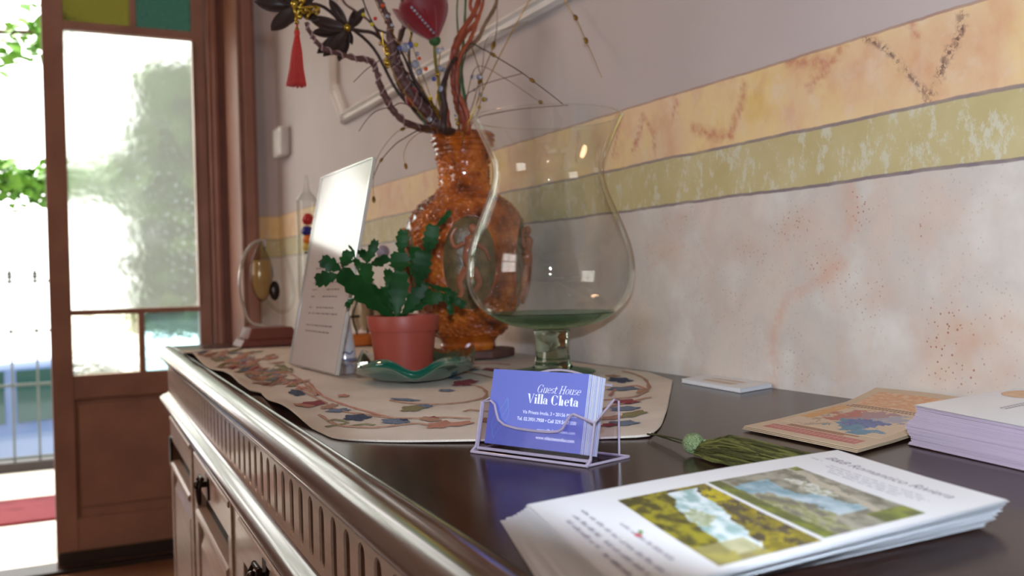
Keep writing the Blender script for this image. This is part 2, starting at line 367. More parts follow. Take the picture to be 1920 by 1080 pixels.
b = MB(); b.bb(-3.3, -.62, 3.15, 3.45, 0, 2.9); b.bb(.60, WX, 3.15, 3.45, 0, 2.9); b.bb(-.62, .60, 3.15, 3.45, 2.42, 2.9)
struct(b.build('wall_far', M['wall']))
b = MB(); b.bb(.583, .602, 3.13, 3.46, 0, 2.42); b.bb(-.62, -.60, 3.13, 3.46, 0, 2.42); b.bb(-.62, .602, 3.13, 3.46, 2.40, 2.42)
b.bb(.583, .640, 3.130, 3.149, 0, 2.46); b.bb(.600, .630, 3.120, 3.131, 0, 2.45); b.bb(.530, .583, 3.38, 3.47, 0, 2.42); b.bb(.545, .560, 3.365, 3.381, 0, 2.42)
struct(b.build('trim_1', M['frame'], bevel=.003))
# stucco panel moulding high on the wall
b = MB(); w0 = WX
def strip(pa, pb, wd, dep, nrm, m=0):
    pa, pb = Vector(pa), Vector(pb); n = Vector(nrm)
    prof = ((-.5, 0), (-.5, .5), (-.35, 1), (-.2, .6), (.1, .6), (.2, 1), (.4, .8), (.5, .4), (.5, 0))
    vs = [p + n*(a*wd) + Vector((-c*dep, 0, 0)) for p in (pa, pb) for a, c in prof]
    k = len(prof); b.add(vs, [(i, i+1, k+i+1, k+i) for i in range(k-1)]+[tuple(range(k)), tuple(range(k, 2*k))[::-1]], m)
strip((w0, 2.36, 1.345), (w0, -1.0, 1.345), .03, .016, (0, 0, 1))
strip((w0, 2.425, 1.425), (w0, 2.425, 1.75), .05, .016, (0, 1, 0))
strip((w0, 2.34, 1.345), (w0, 2.425, 1.43), .05, .016, (0, .7, -.7))
struct(b.build('trim_2', M['white_plaster']))
# small white box by the corner
t = thing('thermostat', 'small white plastic box mounted on the wall near the far corner', 'thermostat', (WX, 3.0, 1.36))
MB().bb(WX-.032, WX, 2.95, 3.06, 1.325, 1.418).build('housing', M['plastic_white'], t, bevel=.008, seg=3)
MB().bb(WX-.034, WX-.031, 2.965, 3.045, 1.345, 1.40).build('cover_plate', M['plastic_white'], t, bevel=.001)

# ------------------------------------------------------------------ glazed door leaves
LX0, LX1, DY0, DY1 = .018, .528, 3.415, 3.455
PX0, PX1 = .083, .485
G_clear = obscure('patterned_glass', (.93, .97, .93), .5, 42, .15, 1.0)
G_pale = obscure('pale_yellow_glass', (.98, .95, .75), .35, 60, .2); G_blue = obscure('pale_blue_glass', (.5, .78, .85), .3, 60, .15)
G_olive = obscure('olive_yellow_glass', (.034, .030, .004), .35, 60, .2); G_green = obscure('green_glass', (.006, .020, .014), .35, 60, .2)
G_gr2 = obscure('green_glass_b', (.06, .2, .1), .35, 60, .2); G_yel2 = obscure('yellow_glass_b', (.3, .26, .05), .35, 60, .2)
def door_leaf(name):
    root = struct(thing(name, 'x', 'x', (LX1, 3.435, 0))); del root['label'], root['category']
    b = MB()
    b.bb(LX0, PX0, DY0, DY1, .01, 2.38); b.bb(PX1, LX1, DY0, DY1, .01, 2.38)
    for z0, z1 in ((.56, .638), (.835, .853), (1.775, 1.803), (1.99, 2.01), (2.3, 2.38), (.01, .165)): b.bb(PX0, PX1, DY0+.002, DY1-.002, z0, z1)
    for z0, z1 in ((.638, .835), (1.803, 1.99), (2.01, 2.3)): b.bb(.287, .307, DY0+.003, DY1-.003, z0, z1)
    b.bb(PX0, PX1, DY0+.014, DY1-.012, .165, .56)
    b.bb(PX0+.012, PX1-.012, DY0+.010, DY0+.015, .20, .535)
    b.build('door_panel', M['door'], root, bevel=.003)
    MB().bb(LX0+.005, LX1, DY0-.012, DY0, .02, .062).build('weather_strip', M['dark'], root, bevel=.002)
    MB().bb(PX1-.001, PX1+.004, DY0-.006, DY0, .86, 1.77).build('glazing_bead', M['door'], root)
    for nm, x0, x1, z0, z1, g in (('glass_pane', PX0, PX1, .853, 1.775, G_clear), ('yellow_glass_pane', PX0, .287, .638, .835, G_pale), ('blue_glass_pane', .307, PX1, .638, .835, G_blue),
            ('yellow_glass_pane', PX0, .287, 1.803, 1.99, G_olive), ('green_glass_pane', .307, PX1, 1.803, 1.99, G_green), ('green_glass_pane', PX0, .287, 2.01, 2.3, G_gr2), ('yellow_glass_pane', .307, PX1, 2.01, 2.3, G_yel2)):
        MB().grid(lambda u, v: (x0+(x1-x0)*u, 3.436, z0+(z1-z0)*v), 1, 1).build(nm, g, root)
    return root
door_leaf('door_1')
d2 = struct(thing('door_2', 'x', 'x', (-.62, 3.435, 0))); del d2['label'], d2['category']      # unseen side leaf, panel and glass heights shaped for its reflection in the sign
b = MB(); b.bb(-.62, -.575, 3.415, 3.455, .01, 2.38); b.bb(-.235, -.19, 3.415, 3.455, .01, 2.38)
for z0, z1 in ((.01, .165), (.66, .74), (1.26, 1.32), (2.3, 2.38)): b.bb(-.575, -.235, 3.417, 3.453, z0, z1)
for z0, z1 in ((.165, .66), (.74, 1.26)): b.bb(-.575, -.235, 3.429, 3.443, z0, z1)
b.build('door_panel', M['door'], d2, bevel=.003)
MB().grid(lambda u, v: (-.575+.34*u, 3.436, 1.32+.98*v), 1, 1).build('glass_pane', G_clear, d2)
rect('trim_3', -.62, .60, 3.38, 3.50, -.02, .012, M['dark'])

# ------------------------------------------------------------------ outside
struct(MB().bb(-4, 4, 3.5, 5.62, -.14, -.02).build('floor.001', M['terrace']))
struct(MB().bb(-4, 4, 5.50, 5.60, -.03, .03).build('trim_4', M['dark']))
struct(MB().bb(-14, 14, 5.63, 30, -1.2, -1.0).build('floor.002', M['asphalt']))
struct(MB().bb(.64, .95, 3.51, 4.0, -.02, 3.0).build('wall_outside', mat('grey_render', (150, 150, 146), .9, scale=5)))
tag(MB().bb(-.9, .6, 4.28, 4.76, -.02, -.008).build('doormat', M['red_mat'], bevel=.003), 'red doormat lying on the sunlit terrace outside the door', 'doormat')
t = thing('railing', 'pale iron railing with spear points at the edge of the terrace', 'railing', (-.1, 5.55, .03))
b = MB()
for z in (.04, .42, .70, .96): b.bb(-2.2, 1.5, 5.541, 5.556, z+.0, z+.014)
b.build('rail', M['iron'], t)
for k in range(-9, 6):
    x = -.035+.118*k*1.0
    q = MB(); q.tube([(x, 5.549, .03), (x, 5.549, .98)], .006, 6)
    q.build('baluster', M['iron'], t)
    q = MB(); q.lathe([(0, 0), (.012, .005), (.005, .015), (.016, .03), (.004, .055), (0, .09)], (x, 5.549, .975), 6); q.tube([(x-.022, 5.549, .99), (x+.022, 5.549, .99)], .005, 5)
    q.build('spear_point', M['iron'], t)
def car(loc, paint, label, s=1.0):
    t = thing('car', label, 'car', loc)
    X, Y, Z = loc
    prof = [(-2.0, .32), (-1.98, .62), (-1.75, .82), (-1.1, .92), (-.55, 1.36), (.75, 1.42), (1.45, 1.02), (1.95, .92), (2.02, .6), (2.0, .3)]
    b = MB(); b.prism([(X+x*s, Y-.8, Z+z*s) for x, z in prof], (0, 1.6, 0)); b.build('body', paint, t, bevel=.06, seg=3, smooth=True)
    b = MB(); b.prism([(X+x*s, Y-.812, Z+z*s) for x, z in ((-.95, .95), (-.5, 1.30), (.08, 1.33), (.08, .95))], (0, .02, 0)); b.build('side_window', M['car_glass'], t)
    b = MB(); b.prism([(X+x*s, Y-.812, Z+z*s) for x, z in ((.16, .95), (.16, 1.33), (.7, 1.34), (1.2, 1.0))], (0, .02, 0)); b.build('side_window', M['car_glass'], t)
    for wx in (-1.3, 1.25):
        w_ = MB(); R = Matrix.Rotation(pi/2, 4, 'X')
        pr = [(0, -.1), (.2, -.1), (.3, -.08), (.32, 0), (.3, .08), (.2, .1), (0, .1)]
        vs = MB().lathe(pr, n=20)
        w_.add([Vector((X+wx*s, Y-.74, Z+.32))+(R @ Vector(v)) for v in vs.v], vs.f); w_.build('wheel', M['tyre'], t, smooth=True, angle=40)
    MB().bb(X-1.99*s, X+1.99*s, Y-.815, Y-.80, Z+.42, Z+.46).build('trim_strip', M['car_paint2'], t)
car((-.35, 8.6, -1.0), M['car_paint'], 'pale blue car parked in the street, nearer the railing')
car((2.6, 13.4, -1.0), M['car_paint2'], 'white car parked farther across the street')
t = thing('delivery_van', 'orange van parked at the left beyond the railing', 'van', (-2.3, 11.2, -1))
MB().prism([(-4.4, 10.4, -.7), (-4.4, 10.4, .55), (-.75, 10.4, .62), (-.42, 10.4, .05), (-.42, 10.4, -.7)], (0, 1.6, 0)).build('body', M['orange_paint'], t, bevel=.05)
MB().prism([(-1.6, 10.385, .05), (-1.6, 10.385, .45), (-.85, 10.385, .45), (-.62, 10.385, .05)], (0, .02, 0)).build('side_window', M['car_glass'], t)
for x in (-3.6, -1.1):
    pr = MB().lathe([(0, -.1), (.3, -.1), (.33, 0), (.3, .1), (0, .1)], n=18); R = Matrix.Rotation(pi/2, 4, 'X')
    q = MB(); q.add([Vector((x, 10.45, -.67))+(R @ Vector(v)) for v in pr.v], pr.f); q.build('wheel', M['tyre'], t)
def leafcloud(b, n, fn, size, rnd, m=0):
    for _ in range(n):
        c = Vector(fn(rnd)); R = Matrix.Rotation(rnd.random()*6.28, 3, 'Z') @ Matrix.Rotation(rnd.uniform(-.9, .9), 3, 'X') @ Matrix.Rotation(rnd.uniform(-.9, .9), 3, 'Y')
        s = size*rnd.uniform(.6, 1.2)
        pts = [(-1, 0, 0), (-.5, .55, .1), (.1, .75, .12), (.6, .4, .08), (1.2, 0, -.1), (.6, -.4, .08), (.1, -.75, .12), (-.5, -.55, .1)]
        b.add([c+R @ (Vector(p)*s) for p in pts]+[c], [(i, (i+1) % 8, 8) for i in range(8)], m)
rnd = random.Random(4)
t = thing('climbing_vine', 'leafy green vine hanging in a band across the terrace beyond the door', 'vine', (0, 5.8, 1.5))
b = MB(); leafcloud(b, 3000, lambda r: ((x := r.uniform(-.9, 1.2)), 5.8+r.gauss(0, .13), 1.50+r.gauss(0, .055+max(0, x)*.10)), .034, rnd)
b.build('leaves', M['leaf_out'], t); M['bark'] = mat('bark', (96, 74, 56), .9, scale=30)
MB().tube(smoothpath([(-1.6, 5.8, 1.5), (-.6, 5.82, 1.54), (.4, 5.78, 1.5), (1.6, 5.8, 1.62)]), .012, 6).build('stem', M['bark'], t)
t = thing('climbing_vine', 'vine leaves hanging at the top edge of the open doorway', 'vine', (-.3, 5.2, 2.1))
b = MB(); leafcloud(b, 700, lambda r: ((x := r.uniform(-1.6, .15)), 5.2+r.gauss(0, .15), 2.07+abs(r.gauss(0, .1))+.05*sin(x*7)), .035, rnd); b.build('leaves', M['leaf_out'], t)
MB().tube(smoothpath([(-1.6, 5.2, 2.2), (-.4, 5.2, 2.17), (.2, 5.2, 2.2)]), .012, 6).build('stem', M['bark'], t)
t = thing('shrub', 'green shrub seen blurred through the right side of the patterned glass', 'shrub', (.85, 4.7, 0))
b = MB(); leafcloud(b, 4200, lambda r: (r.uniform(.44, 1.15)+.1*r.gauss(0, 1), 4.75+r.gauss(0, .12), r.uniform(.7, 1.95)), .05, rnd); b.build('leaves', mat('shrub_leaf', (96, 128, 60), .6, c2=(62, 92, 44), scale=12), t)
MB().tube([(.86, 4.7, -.02), (.87, 4.7, 1.2)], .02, 8).build('stem', M['bark'], t)

#PART2#
# ------------------------------------------------------------------ sideboard
def woodmat(name, c1, c2, rough, coat, bump=.03, ax=(30, 1.2, 30)):
    m, nt, b = newmat(name); L = nt.links
    tc = N(nt, 'ShaderNodeTexCoord'); mp = N(nt, 'ShaderNodeMapping'); mp.inputs['Scale'].default_value = ax; L.new(tc.outputs['Object'], mp.inputs[0])
    n = N(nt, 'ShaderNodeTexNoise', i_Scale=2.2, i_Detail=9.0, i_Roughness=.65, i_Distortion=.4); L.new(mp.outputs[0], n.inputs['Vector'])
    r = N(nt, 'ShaderNodeValToRGB'); r.color_ramp.elements[0].position = .35; r.color_ramp.elements[1].position = .66
    r.color_ramp.elements[0].color = srgb(*c2); r.color_ramp.elements[1].color = srgb(*c1); L.new(n.outputs[0], r.inputs[0]); L.new(r.outputs[0], b.inputs['Base Color'])
    n2 = N(nt, 'ShaderNodeTexNoise', i_Scale=9.0, i_Detail=4.0); L.new(tc.outputs['Object'], n2.inputs['Vector'])
    mr = N(nt, 'ShaderNodeMapRange'); mr.inputs['To Min'].default_value = rough*.9; mr.inputs['To Max'].default_value = rough*1.2
    L.new(n2.outputs[0], mr.inputs['Value']); L.new(mr.outputs[0], b.inputs['Roughness'])
    b.inputs['Coat Weight'].default_value = coat; b.inputs['IOR'].default_value = 1.25 if coat < .1 else 1.4; b.inputs['Coat Roughness'].default_value = .12
    bp = N(nt, 'ShaderNodeBump', i_Strength=bump, i_Distance=.001); L.new(n.outputs[0], bp.inputs['Height']); L.new(bp.outputs[0], b.inputs['Normal'])
    return m
M['top'] = woodmat('dark_polished_wood', (54, 34, 28), (38, 23, 19), .18, .0)
M['wood'] = woodmat('brown_lacquered_wood', (112, 88, 78), (92, 70, 62), .24, .7)
M['frieze'] = woodmat('taupe_lacquered_wood', (198, 174, 158), (174, 150, 136), .36, .3)
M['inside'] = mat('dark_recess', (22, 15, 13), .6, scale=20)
M['brass_dark'] = mat('dark_bronze', (58, 48, 44), .3, metal=.8, scale=40)
Y0, Y1 = -.06, 2.09
xf = lambda y, d=0: .17+.034*y+d
sb = thing('sideboard', 'long dark wooden sideboard with a slotted frieze standing along the wall', 'sideboard', (.44, 1.0, 0))
def extrude_prof(b, prof, y0, y1, m=0, close=True):
    k = len(prof); vs = [(xf(y, d), y, z) for y in (y0, y1) for d, z in prof]
    fs = [(i, (i+1) % k, (i+1) % k+k, i+k) for i in range(k if close else k-1)]
    if close: fs += [tuple(range(k))[::-1], tuple(range(k, 2*k))]
    return b.add(vs, fs, m)
b = MB(); vs = []
for y in (Y0, Y1):
    for x, z in ((xf(y, 0), .8), (WX-.001, .8), (WX-.001, .772), (xf(y, 0), .772)): vs.append((x, y, z))
b.add(vs, [(0, 1, 5, 4), (1, 2, 6, 5), (2, 3, 7, 6), (3, 0, 4, 7), (3, 2, 1, 0), (4, 5, 6, 7)]); b.build('top_board', M['top'], sb)
nose = [(.001, .8), (-.0012, .7984), (-.0028, .7984), (-.0045, .8002), (-.009, .8006), (-.015, .7998), (-.021, .7972), (-.0255, .7930), (-.0280, .7880), (-.0288, .7830), (-.0276, .7785), (-.0240, .7745), (-.0180, .7720), (-.0140, .7712), (-.0140, .7675), (-.011, .7665), (.001, .7665)]
b = MB(); extrude_prof(b, nose, Y0, Y1+.012)
b.build('edge_moulding', M['wood'], sb, smooth=True, angle=42)
# slotted frieze
b = MB(); pitch = .0372; zt, zb = .7665, .700; s0, s1 = .7100, .7585; hw = .0082; nslot = int((Y1-.03-Y0)/pitch)
for k in range(nslot):
    yc = Y1-.035-pitch*(k+.5)+.002
    ring = [(yc+hw*cos(a), (s1-hw)+hw*sin(a)) for a in [pi*i/8 for i in range(9)]]+[(yc+hw*cos(a), (s0+hw)+hw*sin(a)) for a in [pi+pi*i/8 for i in range(9)]]
    def outer(p):
        dy, dz = p[0]-yc, p[1]-(zt+zb)/2; sy = (pitch/2)/max(abs(dy), 1e-6); sz = (zt-zb)/2/max(abs(dz), 1e-6); s = min(sy, sz)
        return yc+dy*s, (zt+zb)/2+dz*s
    out = [outer(p) for p in ring]; n = len(ring)
    # exact corners
    for (cy, cz) in ((1, 1), (-1, 1), (-1, -1), (1, -1)):
        q = (yc+cy*pitch/2, (zt if cz > 0 else zb)); i = min(range(n), key=lambda i: (out[i][0]-q[0])**2+(out[i][1]-q[1])**2); out[i] = q
    vs = [(xf(y, -.011), y, z) for y, z in out]+[(xf(y, -.011), y, z) for y, z in ring]+[(xf(y, -.0095), yc+(y-yc)*.86, (s0+s1)/2+(z-(s0+s1)/2)*.975) for y, z in ring]+[(xf(y, -.001), yc+(y-yc)*.86, (s0+s1)/2+(z-(s0+s1)/2)*.975) for y, z in ring]
    fs = []
    for j in (0, 1, 2): fs += [(j*n+i, (j+1)*n+i, (j+1)*n+(i+1) % n, j*n+(i+1) % n) for i in range(n)]
    b.add(vs, fs)
b.build('slotted_frieze', M['frieze'], sb)
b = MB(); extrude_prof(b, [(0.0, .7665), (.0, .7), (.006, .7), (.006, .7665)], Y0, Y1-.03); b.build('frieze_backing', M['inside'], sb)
b = MB(); extrude_prof(b, [(-.011, .7665), (-.011, .70), (.02, .70), (.02, .7665)], Y1-.035, Y1)
extrude_prof(b, [(-.0135, .7665), (-.0135, .7615), (-.011, .7605), (-.011, .7665)], Y0, Y1+.002)
b.build('frieze_corner', M['frieze'], sb)
low = [(0, .704), (-.011, .704), (-.0135, .7005), (-.021, .6985), (-.0265, .6945), (-.0285, .6895), (-.0270, .6850), (-.0220, .6820), (-.0165, .6808), (-.0160, .6740), (-.0130, .6690), (-.009, .6680), (0, .668)]
b = MB(); extrude_prof(b, low, Y0, Y1+.014); b.build('waist_moulding', M['wood'], sb, smooth=True, angle=42)
# carcase
b = MB()
for y0, y1 in ((Y1-.03, Y1), (1.600, 1.645), (1.125, 1.185), (.65, .71), (.18, .24), (Y0, Y0+.05)): extrude_prof(b, [(-.009, .668), (-.009, .06), (.03, .06), (.03, .668)], y0, y1)
extrude_prof(b, [(-.007, .12), (-.007, .06), (.03, .06), (.03, .12)], Y0, Y1)
vs = []
for y in (Y1-.02, Y1):
    vs += [(xf(y, 0), y, .7665), (WX-.002, y, .7665), (WX-.002, y, .0), (xf(y, 0), y, .0)]
b.add(vs, [(0, 1, 2, 3), (4, 7, 6, 5), (0, 4, 5, 1), (1, 5, 6, 2), (2, 6, 7, 3), (3, 7, 4, 0)])
b.build('carcase', M['frieze'], sb, bevel=.002)
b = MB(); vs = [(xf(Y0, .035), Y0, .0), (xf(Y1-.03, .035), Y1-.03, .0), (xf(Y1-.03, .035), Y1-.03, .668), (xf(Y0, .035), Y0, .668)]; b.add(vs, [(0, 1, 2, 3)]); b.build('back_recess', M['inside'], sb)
M['pane_dark'] = mat('dark_glass', (24, 15, 13), .45, scale=6, spec=.2)
for bi, (y0, y1) in enumerate(((1.648, 2.056), (1.188, 1.597), (.713, 1.122), (.243, .647))):
    d = MB(); P = [(-.012, 0), (-.012, 0)]
    def bar(ya, yb, za, zb_, f=-.012, bk=.008): extrude_prof(d, [(f, zb_), (f, za), (bk, za), (bk, zb_)], ya, yb)
    bar(y0, y1, .612, .664); bar(y0, y0+.028, .12, .612); bar(y1-.028, y1, .12, .612)
    extrude_prof(d, [(-.012, .572), (-.016, .568), (-.016, .562), (-.010, .556), (.008, .556), (.008, .572)], y0+.028, y1-.028)
    extrude_prof(d, [(-.004, .556), (-.004, .13), (.006, .13), (.006, .556)], y0+.028, y1-.028)
    extrude_prof(d, [(-.011, .52), (-.011, .17), (-.004, .15), (-.004, .54)], y0+.06, y1-.06)
    extrude_prof(d, [(-.0145, .658), (-.0145, .652), (-.012, .650), (-.012, .660)], y0+.01, y1-.01)
    do = d.build('door', M['frieze'], sb, bevel=.0015)
    g = MB(); extrude_prof(g, [(.002, .612), (.002, .572), (.004, .572), (.004, .612)], y0+.028, y1-.028); g.build('door_pane', M['pane_dark'], do)
    if bi == 0:
        g = MB(); extrude_prof(g, [(-.016, .618), (-.016, .560), (-.012, .560), (-.012, .618)], y1-.034, y1-.004); g.build('hinge', M['brass_dark'], do); continue
    h = MB(); hy = y1-.185; hx = xf(hy, -.012)
    h.bb(hx-.003, hx, hy-.009, hy+.009, .618, .656); h.tube([(hx, hy, .640), (hx-.012, hy, .640)], .0045, 10); h.ball((hx-.015, hy, .640), (.006, .008, .007), 12)
    h.tube(smoothpath([(hx-.010, hy+.010, .652), (hx-.014, hy+.016, .640), (hx-.014, hy+.012, .622), (hx-.013, hy, .612), (hx-.014, hy-.012, .622), (hx-.014, hy-.016, .640), (hx-.010, hy-.010, .652)]), .0024, 8)
    h.tube([(hx-.010, hy-.014, .650), (hx-.010, hy+.014, .650)], .003, 8)
    h.build('handle', M['brass_dark'], do, smooth=True, angle=50)

# ------------------------------------------------------------------ embroidered runner
TZ = .8
front = [on(px, py, .8015) for px, py in ((606, 812), (582, 801), (561, 789), (520, 765), (501, 750), (488, 737), (471, 736), (447, 726), (426, 711), (411, 701), (370, 679), (353, 667))]
fy = np.array([p.y for p in front]); fx = np.array([p.x for p in front])
nearc = [on(606, 812, .802), on(640, 817, .802), on(940, 818, .802), on(1232, 816, .802), on(1250, 770, .802), on(1262, 712, .802), on(1215, 698, .802)]
YF = 1.885
def nearpt(u):
    cum = [0]
    for a, c in zip(nearc[:-1], nearc[1:]): cum.append(cum[-1]+(c-a).length)
    s = u*cum[-1]
    for i in range(len(cum)-1):
        if s <= cum[i+1]+1e-9:
            t = (s-cum[i])/(cum[i+1]-cum[i]); return nearc[i].lerp(nearc[i+1], t)
    return nearc[-1]
def zcloth(x, y):
    xl = float(np.interp(y, fy, fx)); d = max(0, x-xl)
    k = math.exp(-(d/.022)**2)*min(1, max(0, (y-.80)/.15))
    return .8022 + k*(.0050+.0042*sin(y*15.5+.8)) + .0004*sin(x*60+y*23)
def clothpt(u, v):
    p = nearpt(u); v2 = v**1.25; y = p.y+(YF-p.y)*v2
    xn = p.x+(min(.698, .698)-p.x)*0
    far = .250+(.694-.250)*u
    x = p.x+(far-p.x)*v2
    xl = float(np.interp(y, fy, fx)); w_ = max(0, 1-u*2.2)**2
    if u < .46: x = x*(1-w_)+xl*w_
    return Vector((x, y, zcloth(x, y)))
def clothmat():
    m, nt, b = newmat('linen'); L = nt.links
    tc = N(nt, 'ShaderNodeTexCoord'); n = N(nt, 'ShaderNodeTexNoise', i_Scale=14.0, i_Detail=5.0); L.new(tc.outputs['Object'], n.inputs['Vector'])
    r = N(nt, 'ShaderNodeValToRGB'); r.color_ramp.elements[0].position = .3; r.color_ramp.elements[0].color = srgb(202, 190, 178); r.color_ramp.elements[1].position = .7; r.color_ramp.elements[1].color = srgb(216, 206, 194)
    L.new(n.outputs[0], r.inputs[0]); L.new(r.outputs[0], b.inputs['Base Color']); b.inputs['Roughness'].default_value = .95
    ws = []
    for ax in 'XY':
        wv = N(nt, 'ShaderNodeTexWave', bands_direction=ax, i_Scale=260.0, i_Distortion=1.5); L.new(tc.outputs['Object'], wv.inputs['Vector']); ws.append(wv)
    ad = N(nt, 'ShaderNodeMath', operation='ADD'); L.new(ws[0].outputs['Fac'], ad.inputs[0]); L.new(ws[1].outputs['Fac'], ad.inputs[1])
    bp = N(nt, 'ShaderNodeBump', i_Strength=.35, i_Distance=.0006); L.new(ad.outputs[0], bp.inputs['Height']); L.new(bp.outputs[0], b.inputs['Normal'])
    return m
def yarn(name, c, c2): return mat(name, c, .95, c2=c2, scale=260, amt=.8, bump=.6, bscale=700)
YN = {'tan': yarn('yarn_tan', (176, 138, 116), (150, 112, 92)), 'rose': yarn('yarn_rose', (190, 138, 118), (168, 112, 96)), 'red': yarn('yarn_red', (150, 66, 72), (120, 46, 56)),
      'navy': yarn('yarn_navy', (62, 72, 96), (44, 54, 80)), 'slate': yarn('yarn_slate', (116, 128, 146), (84, 98, 122)), 'olive': yarn('yarn_olive', (142, 134, 92), (112, 106, 74))}
yk = list(YN); cm = [clothmat()]+[YN[k] for k in yk]
b = MB(); b.grid(lambda u, v: clothpt(u, v), 70, 110, 0)
ru = b.build('table_runner', [cm[0]], None, smooth=True, solid=.0014)
tag(ru, 'cream table runner embroidered with vines and flowers, spread over the dark sideboard', 'table runner')
em = MB()
def decal(pts, mi, lift=.0009):
    P = [Vector((p[0], p[1], zcloth(p[0], p[1])+lift)) for p in pts]; c = sum(P, Vector())/len(P); c.z += .0012
    em.add(P+[c], [(i, (i+1) % len(P), len(P)) for i in range(len(P))], mi)
def leafd(cx, cy, rx, ry, col, ang=0, lob=0.18, k=22, ph=0):
    pts = []
    for i in range(k):
        a = 2*pi*i/k; r = 1+lob*sin(5*a+ph)+.06*sin(11*a+ph*2)
        x, y = rx*r*cos(a), ry*r*sin(a); x, y = x*cos(ang)-y*sin(ang), x*sin(ang)+y*cos(ang)
        q = on(cx+x, cy+y, .803); pts.append((q.x, q.y))
    decal(pts, yk.index(col))
def stemd(pxs, col, wd=.0023):
    P = smoothpath([Vector((*on(x, y, .803).xy, 0)) for x, y in pxs], 6)
    vs = []; k = len(P)
    for i in range(k):
        t = (P[min(k-1, i+1)]-P[max(0, i-1)]); t = t.normalized() if t.length > 0 else Vector((1, 0, 0)); n = Vector((-t.y, t.x, 0))*wd*(.8+.3*sin(i*1.7))
        for s in (-1, 0, 1):
            q = P[i]+n*s; vs.append((q.x, q.y, zcloth(q.x, q.y)+.0006+(0 if s else .0009)))
    em.add(vs, [(3*i+j, 3*i+j+1, 3*i+j+4, 3*i+j+3) for i in range(k-1) for j in (0, 1)], yk.index(col))
c4 = lambda L_: [(340+x*.4896, 600+y*.4896) for x, y in L_]
for L_, c in (([(440, 262), (520, 300), (580, 332), (640, 352), (700, 358), (790, 372), (900, 374), (1010, 372), (1110, 377)], 'tan'), ([(490, 240), (540, 290), (620, 322), (720, 350), (800, 372)], 'rose'),
              ([(530, 370), (600, 402), (700, 412), (780, 410), (900, 396), (960, 404)], 'tan'), ([(800, 308), (860, 318), (930, 322), (1010, 320), (1100, 310), (1165, 293), (1158, 262), (1110, 245), (1060, 232)], 'tan'),
              ([(420, 205), (470, 240), (520, 290)], 'tan'), ([(1610, 305), (1680, 298), (1745, 290), (1790, 262), (1775, 225), (1735, 205), (1690, 196)], 'tan'), ([(1640, 290), (1670, 262), (1740, 250), (1780, 262)], 'rose'),
              ([(1600, 345), (1680, 322), (1760, 302), (1800, 296)], 'tan'), ([(980, 215), (1060, 200), (1130, 205), (1200, 222)], 'tan'), ([(1000, 190), (1080, 172), (1180, 166), (1260, 172)], 'rose'),
              ([(1160, 296), (1200, 330), (1180, 350), (1110, 345), (1080, 352)], 'tan'), ([(560, 392), (590, 384), (640, 392)], 'olive'), ([(550, 408), (600, 402), (640, 396)], 'olive'), ([(640, 408), (700, 400), (740, 404)], 'olive'),
              ([(200, 150), (260, 180), (330, 205), (420, 240), (520, 285)], 'rose'), ([(110, 130), (170, 152), (260, 168), (330, 190)], 'tan')): stemd(c4(L_), c)
for x, y, rx, ry, c, a, ph in ((442, 279, 30, 12, 'navy', .1, 0), (672, 373, 50, 13, 'navy', -.05, 1), (818, 388, 52, 11, 'slate', .02, 2), (850, 384, 22, 8, 'navy', 0, 0), (505, 320, 50, 10, 'red', -.12, 0), (470, 336, 40, 9, 'rose', -.15, 2),
                               (565, 330, 34, 8, 'tan', -.2, 1), (600, 345, 46, 7, 'slate', -.1, 0), (890, 338, 50, 11, 'olive', -.1, 1), (930, 330, 30, 8, 'slate', 0, 2), (1085, 240, 48, 10, 'red', -.1, 1), (1050, 222, 26, 6, 'slate', 0, 0),
                               (856, 304, 56, 5, 'slate', .05, 2), (990, 400, 52, 13, 'rose', -.15, 1), (955, 378, 40, 9, 'tan', .05, 0), (962, 374, 24, 6, 'red', 0, 2), (1060, 396, 60, 8, 'rose', -.1, 0), (1680, 230, 45, 9, 'navy', .05, 1),
                               (1690, 262, 58, 8, 'slate', -.05, 0), (1650, 214, 28, 6, 'tan', 0, 2), (1700, 311, 50, 9, 'red', 0, 1), (1698, 340, 56, 8, 'slate', -.05, 2), (1730, 360, 52, 9, 'olive', -.15, 0), (1690, 394, 60, 10, 'slate', -.05, 1),
                               (1640, 402, 34, 7, 'red', -.1, 0), (1650, 372, 44, 7, 'tan', -.1, 1), (1766, 272, 24, 10, 'tan', -.2, 0), (1100, 180, 40, 6, 'rose', 0, 2), (1190, 190, 36, 6, 'red', .05, 0), (1290, 205, 40, 5, 'slate', 0, 1),
                               (1180, 385, 30, 9, 'tan', .1, 0), (1180, 300, 24, 6, 'olive', 0, 0), (1015, 270, 30, 5, 'slate', 0, 1), (620, 290, 22, 6, 'rose', 0, 2), (1120, 190, 26, 4, 'slate', 0, 2), (1330, 220, 30, 4, 'rose', 0, 1)):
    leafd(340+x*.4896, 600+y*.4896, rx*.4896, ry*.4896, c, a, ph=ph)
rnd = random.Random(11)
for k in range(86):                      # the dense, smaller motifs towards the far end
    u_ = rnd.uniform(0, 1); bx, by = (100+(400-100)*u_, 128+(245-128)*u_)
    px = 340+(bx+rnd.gauss(20, 45))*.4896; py = 600+(by+rnd.gauss(0, 13))*.4896
    q = on(px, py, .803); xl = float(np.interp(q.y, fy, fx))
    if q.x < xl+.012 or q.y > 1.84 or q.y < .85 or q.x > .68: continue
    leafd(px, py, rnd.uniform(7, 17), rnd.uniform(1.2, 3.2), rnd.choice(['rose', 'tan', 'rose', 'tan', 'olive', 'slate', 'red']), rnd.uniform(-.5, .15), lob=.3, ph=rnd.random()*6)
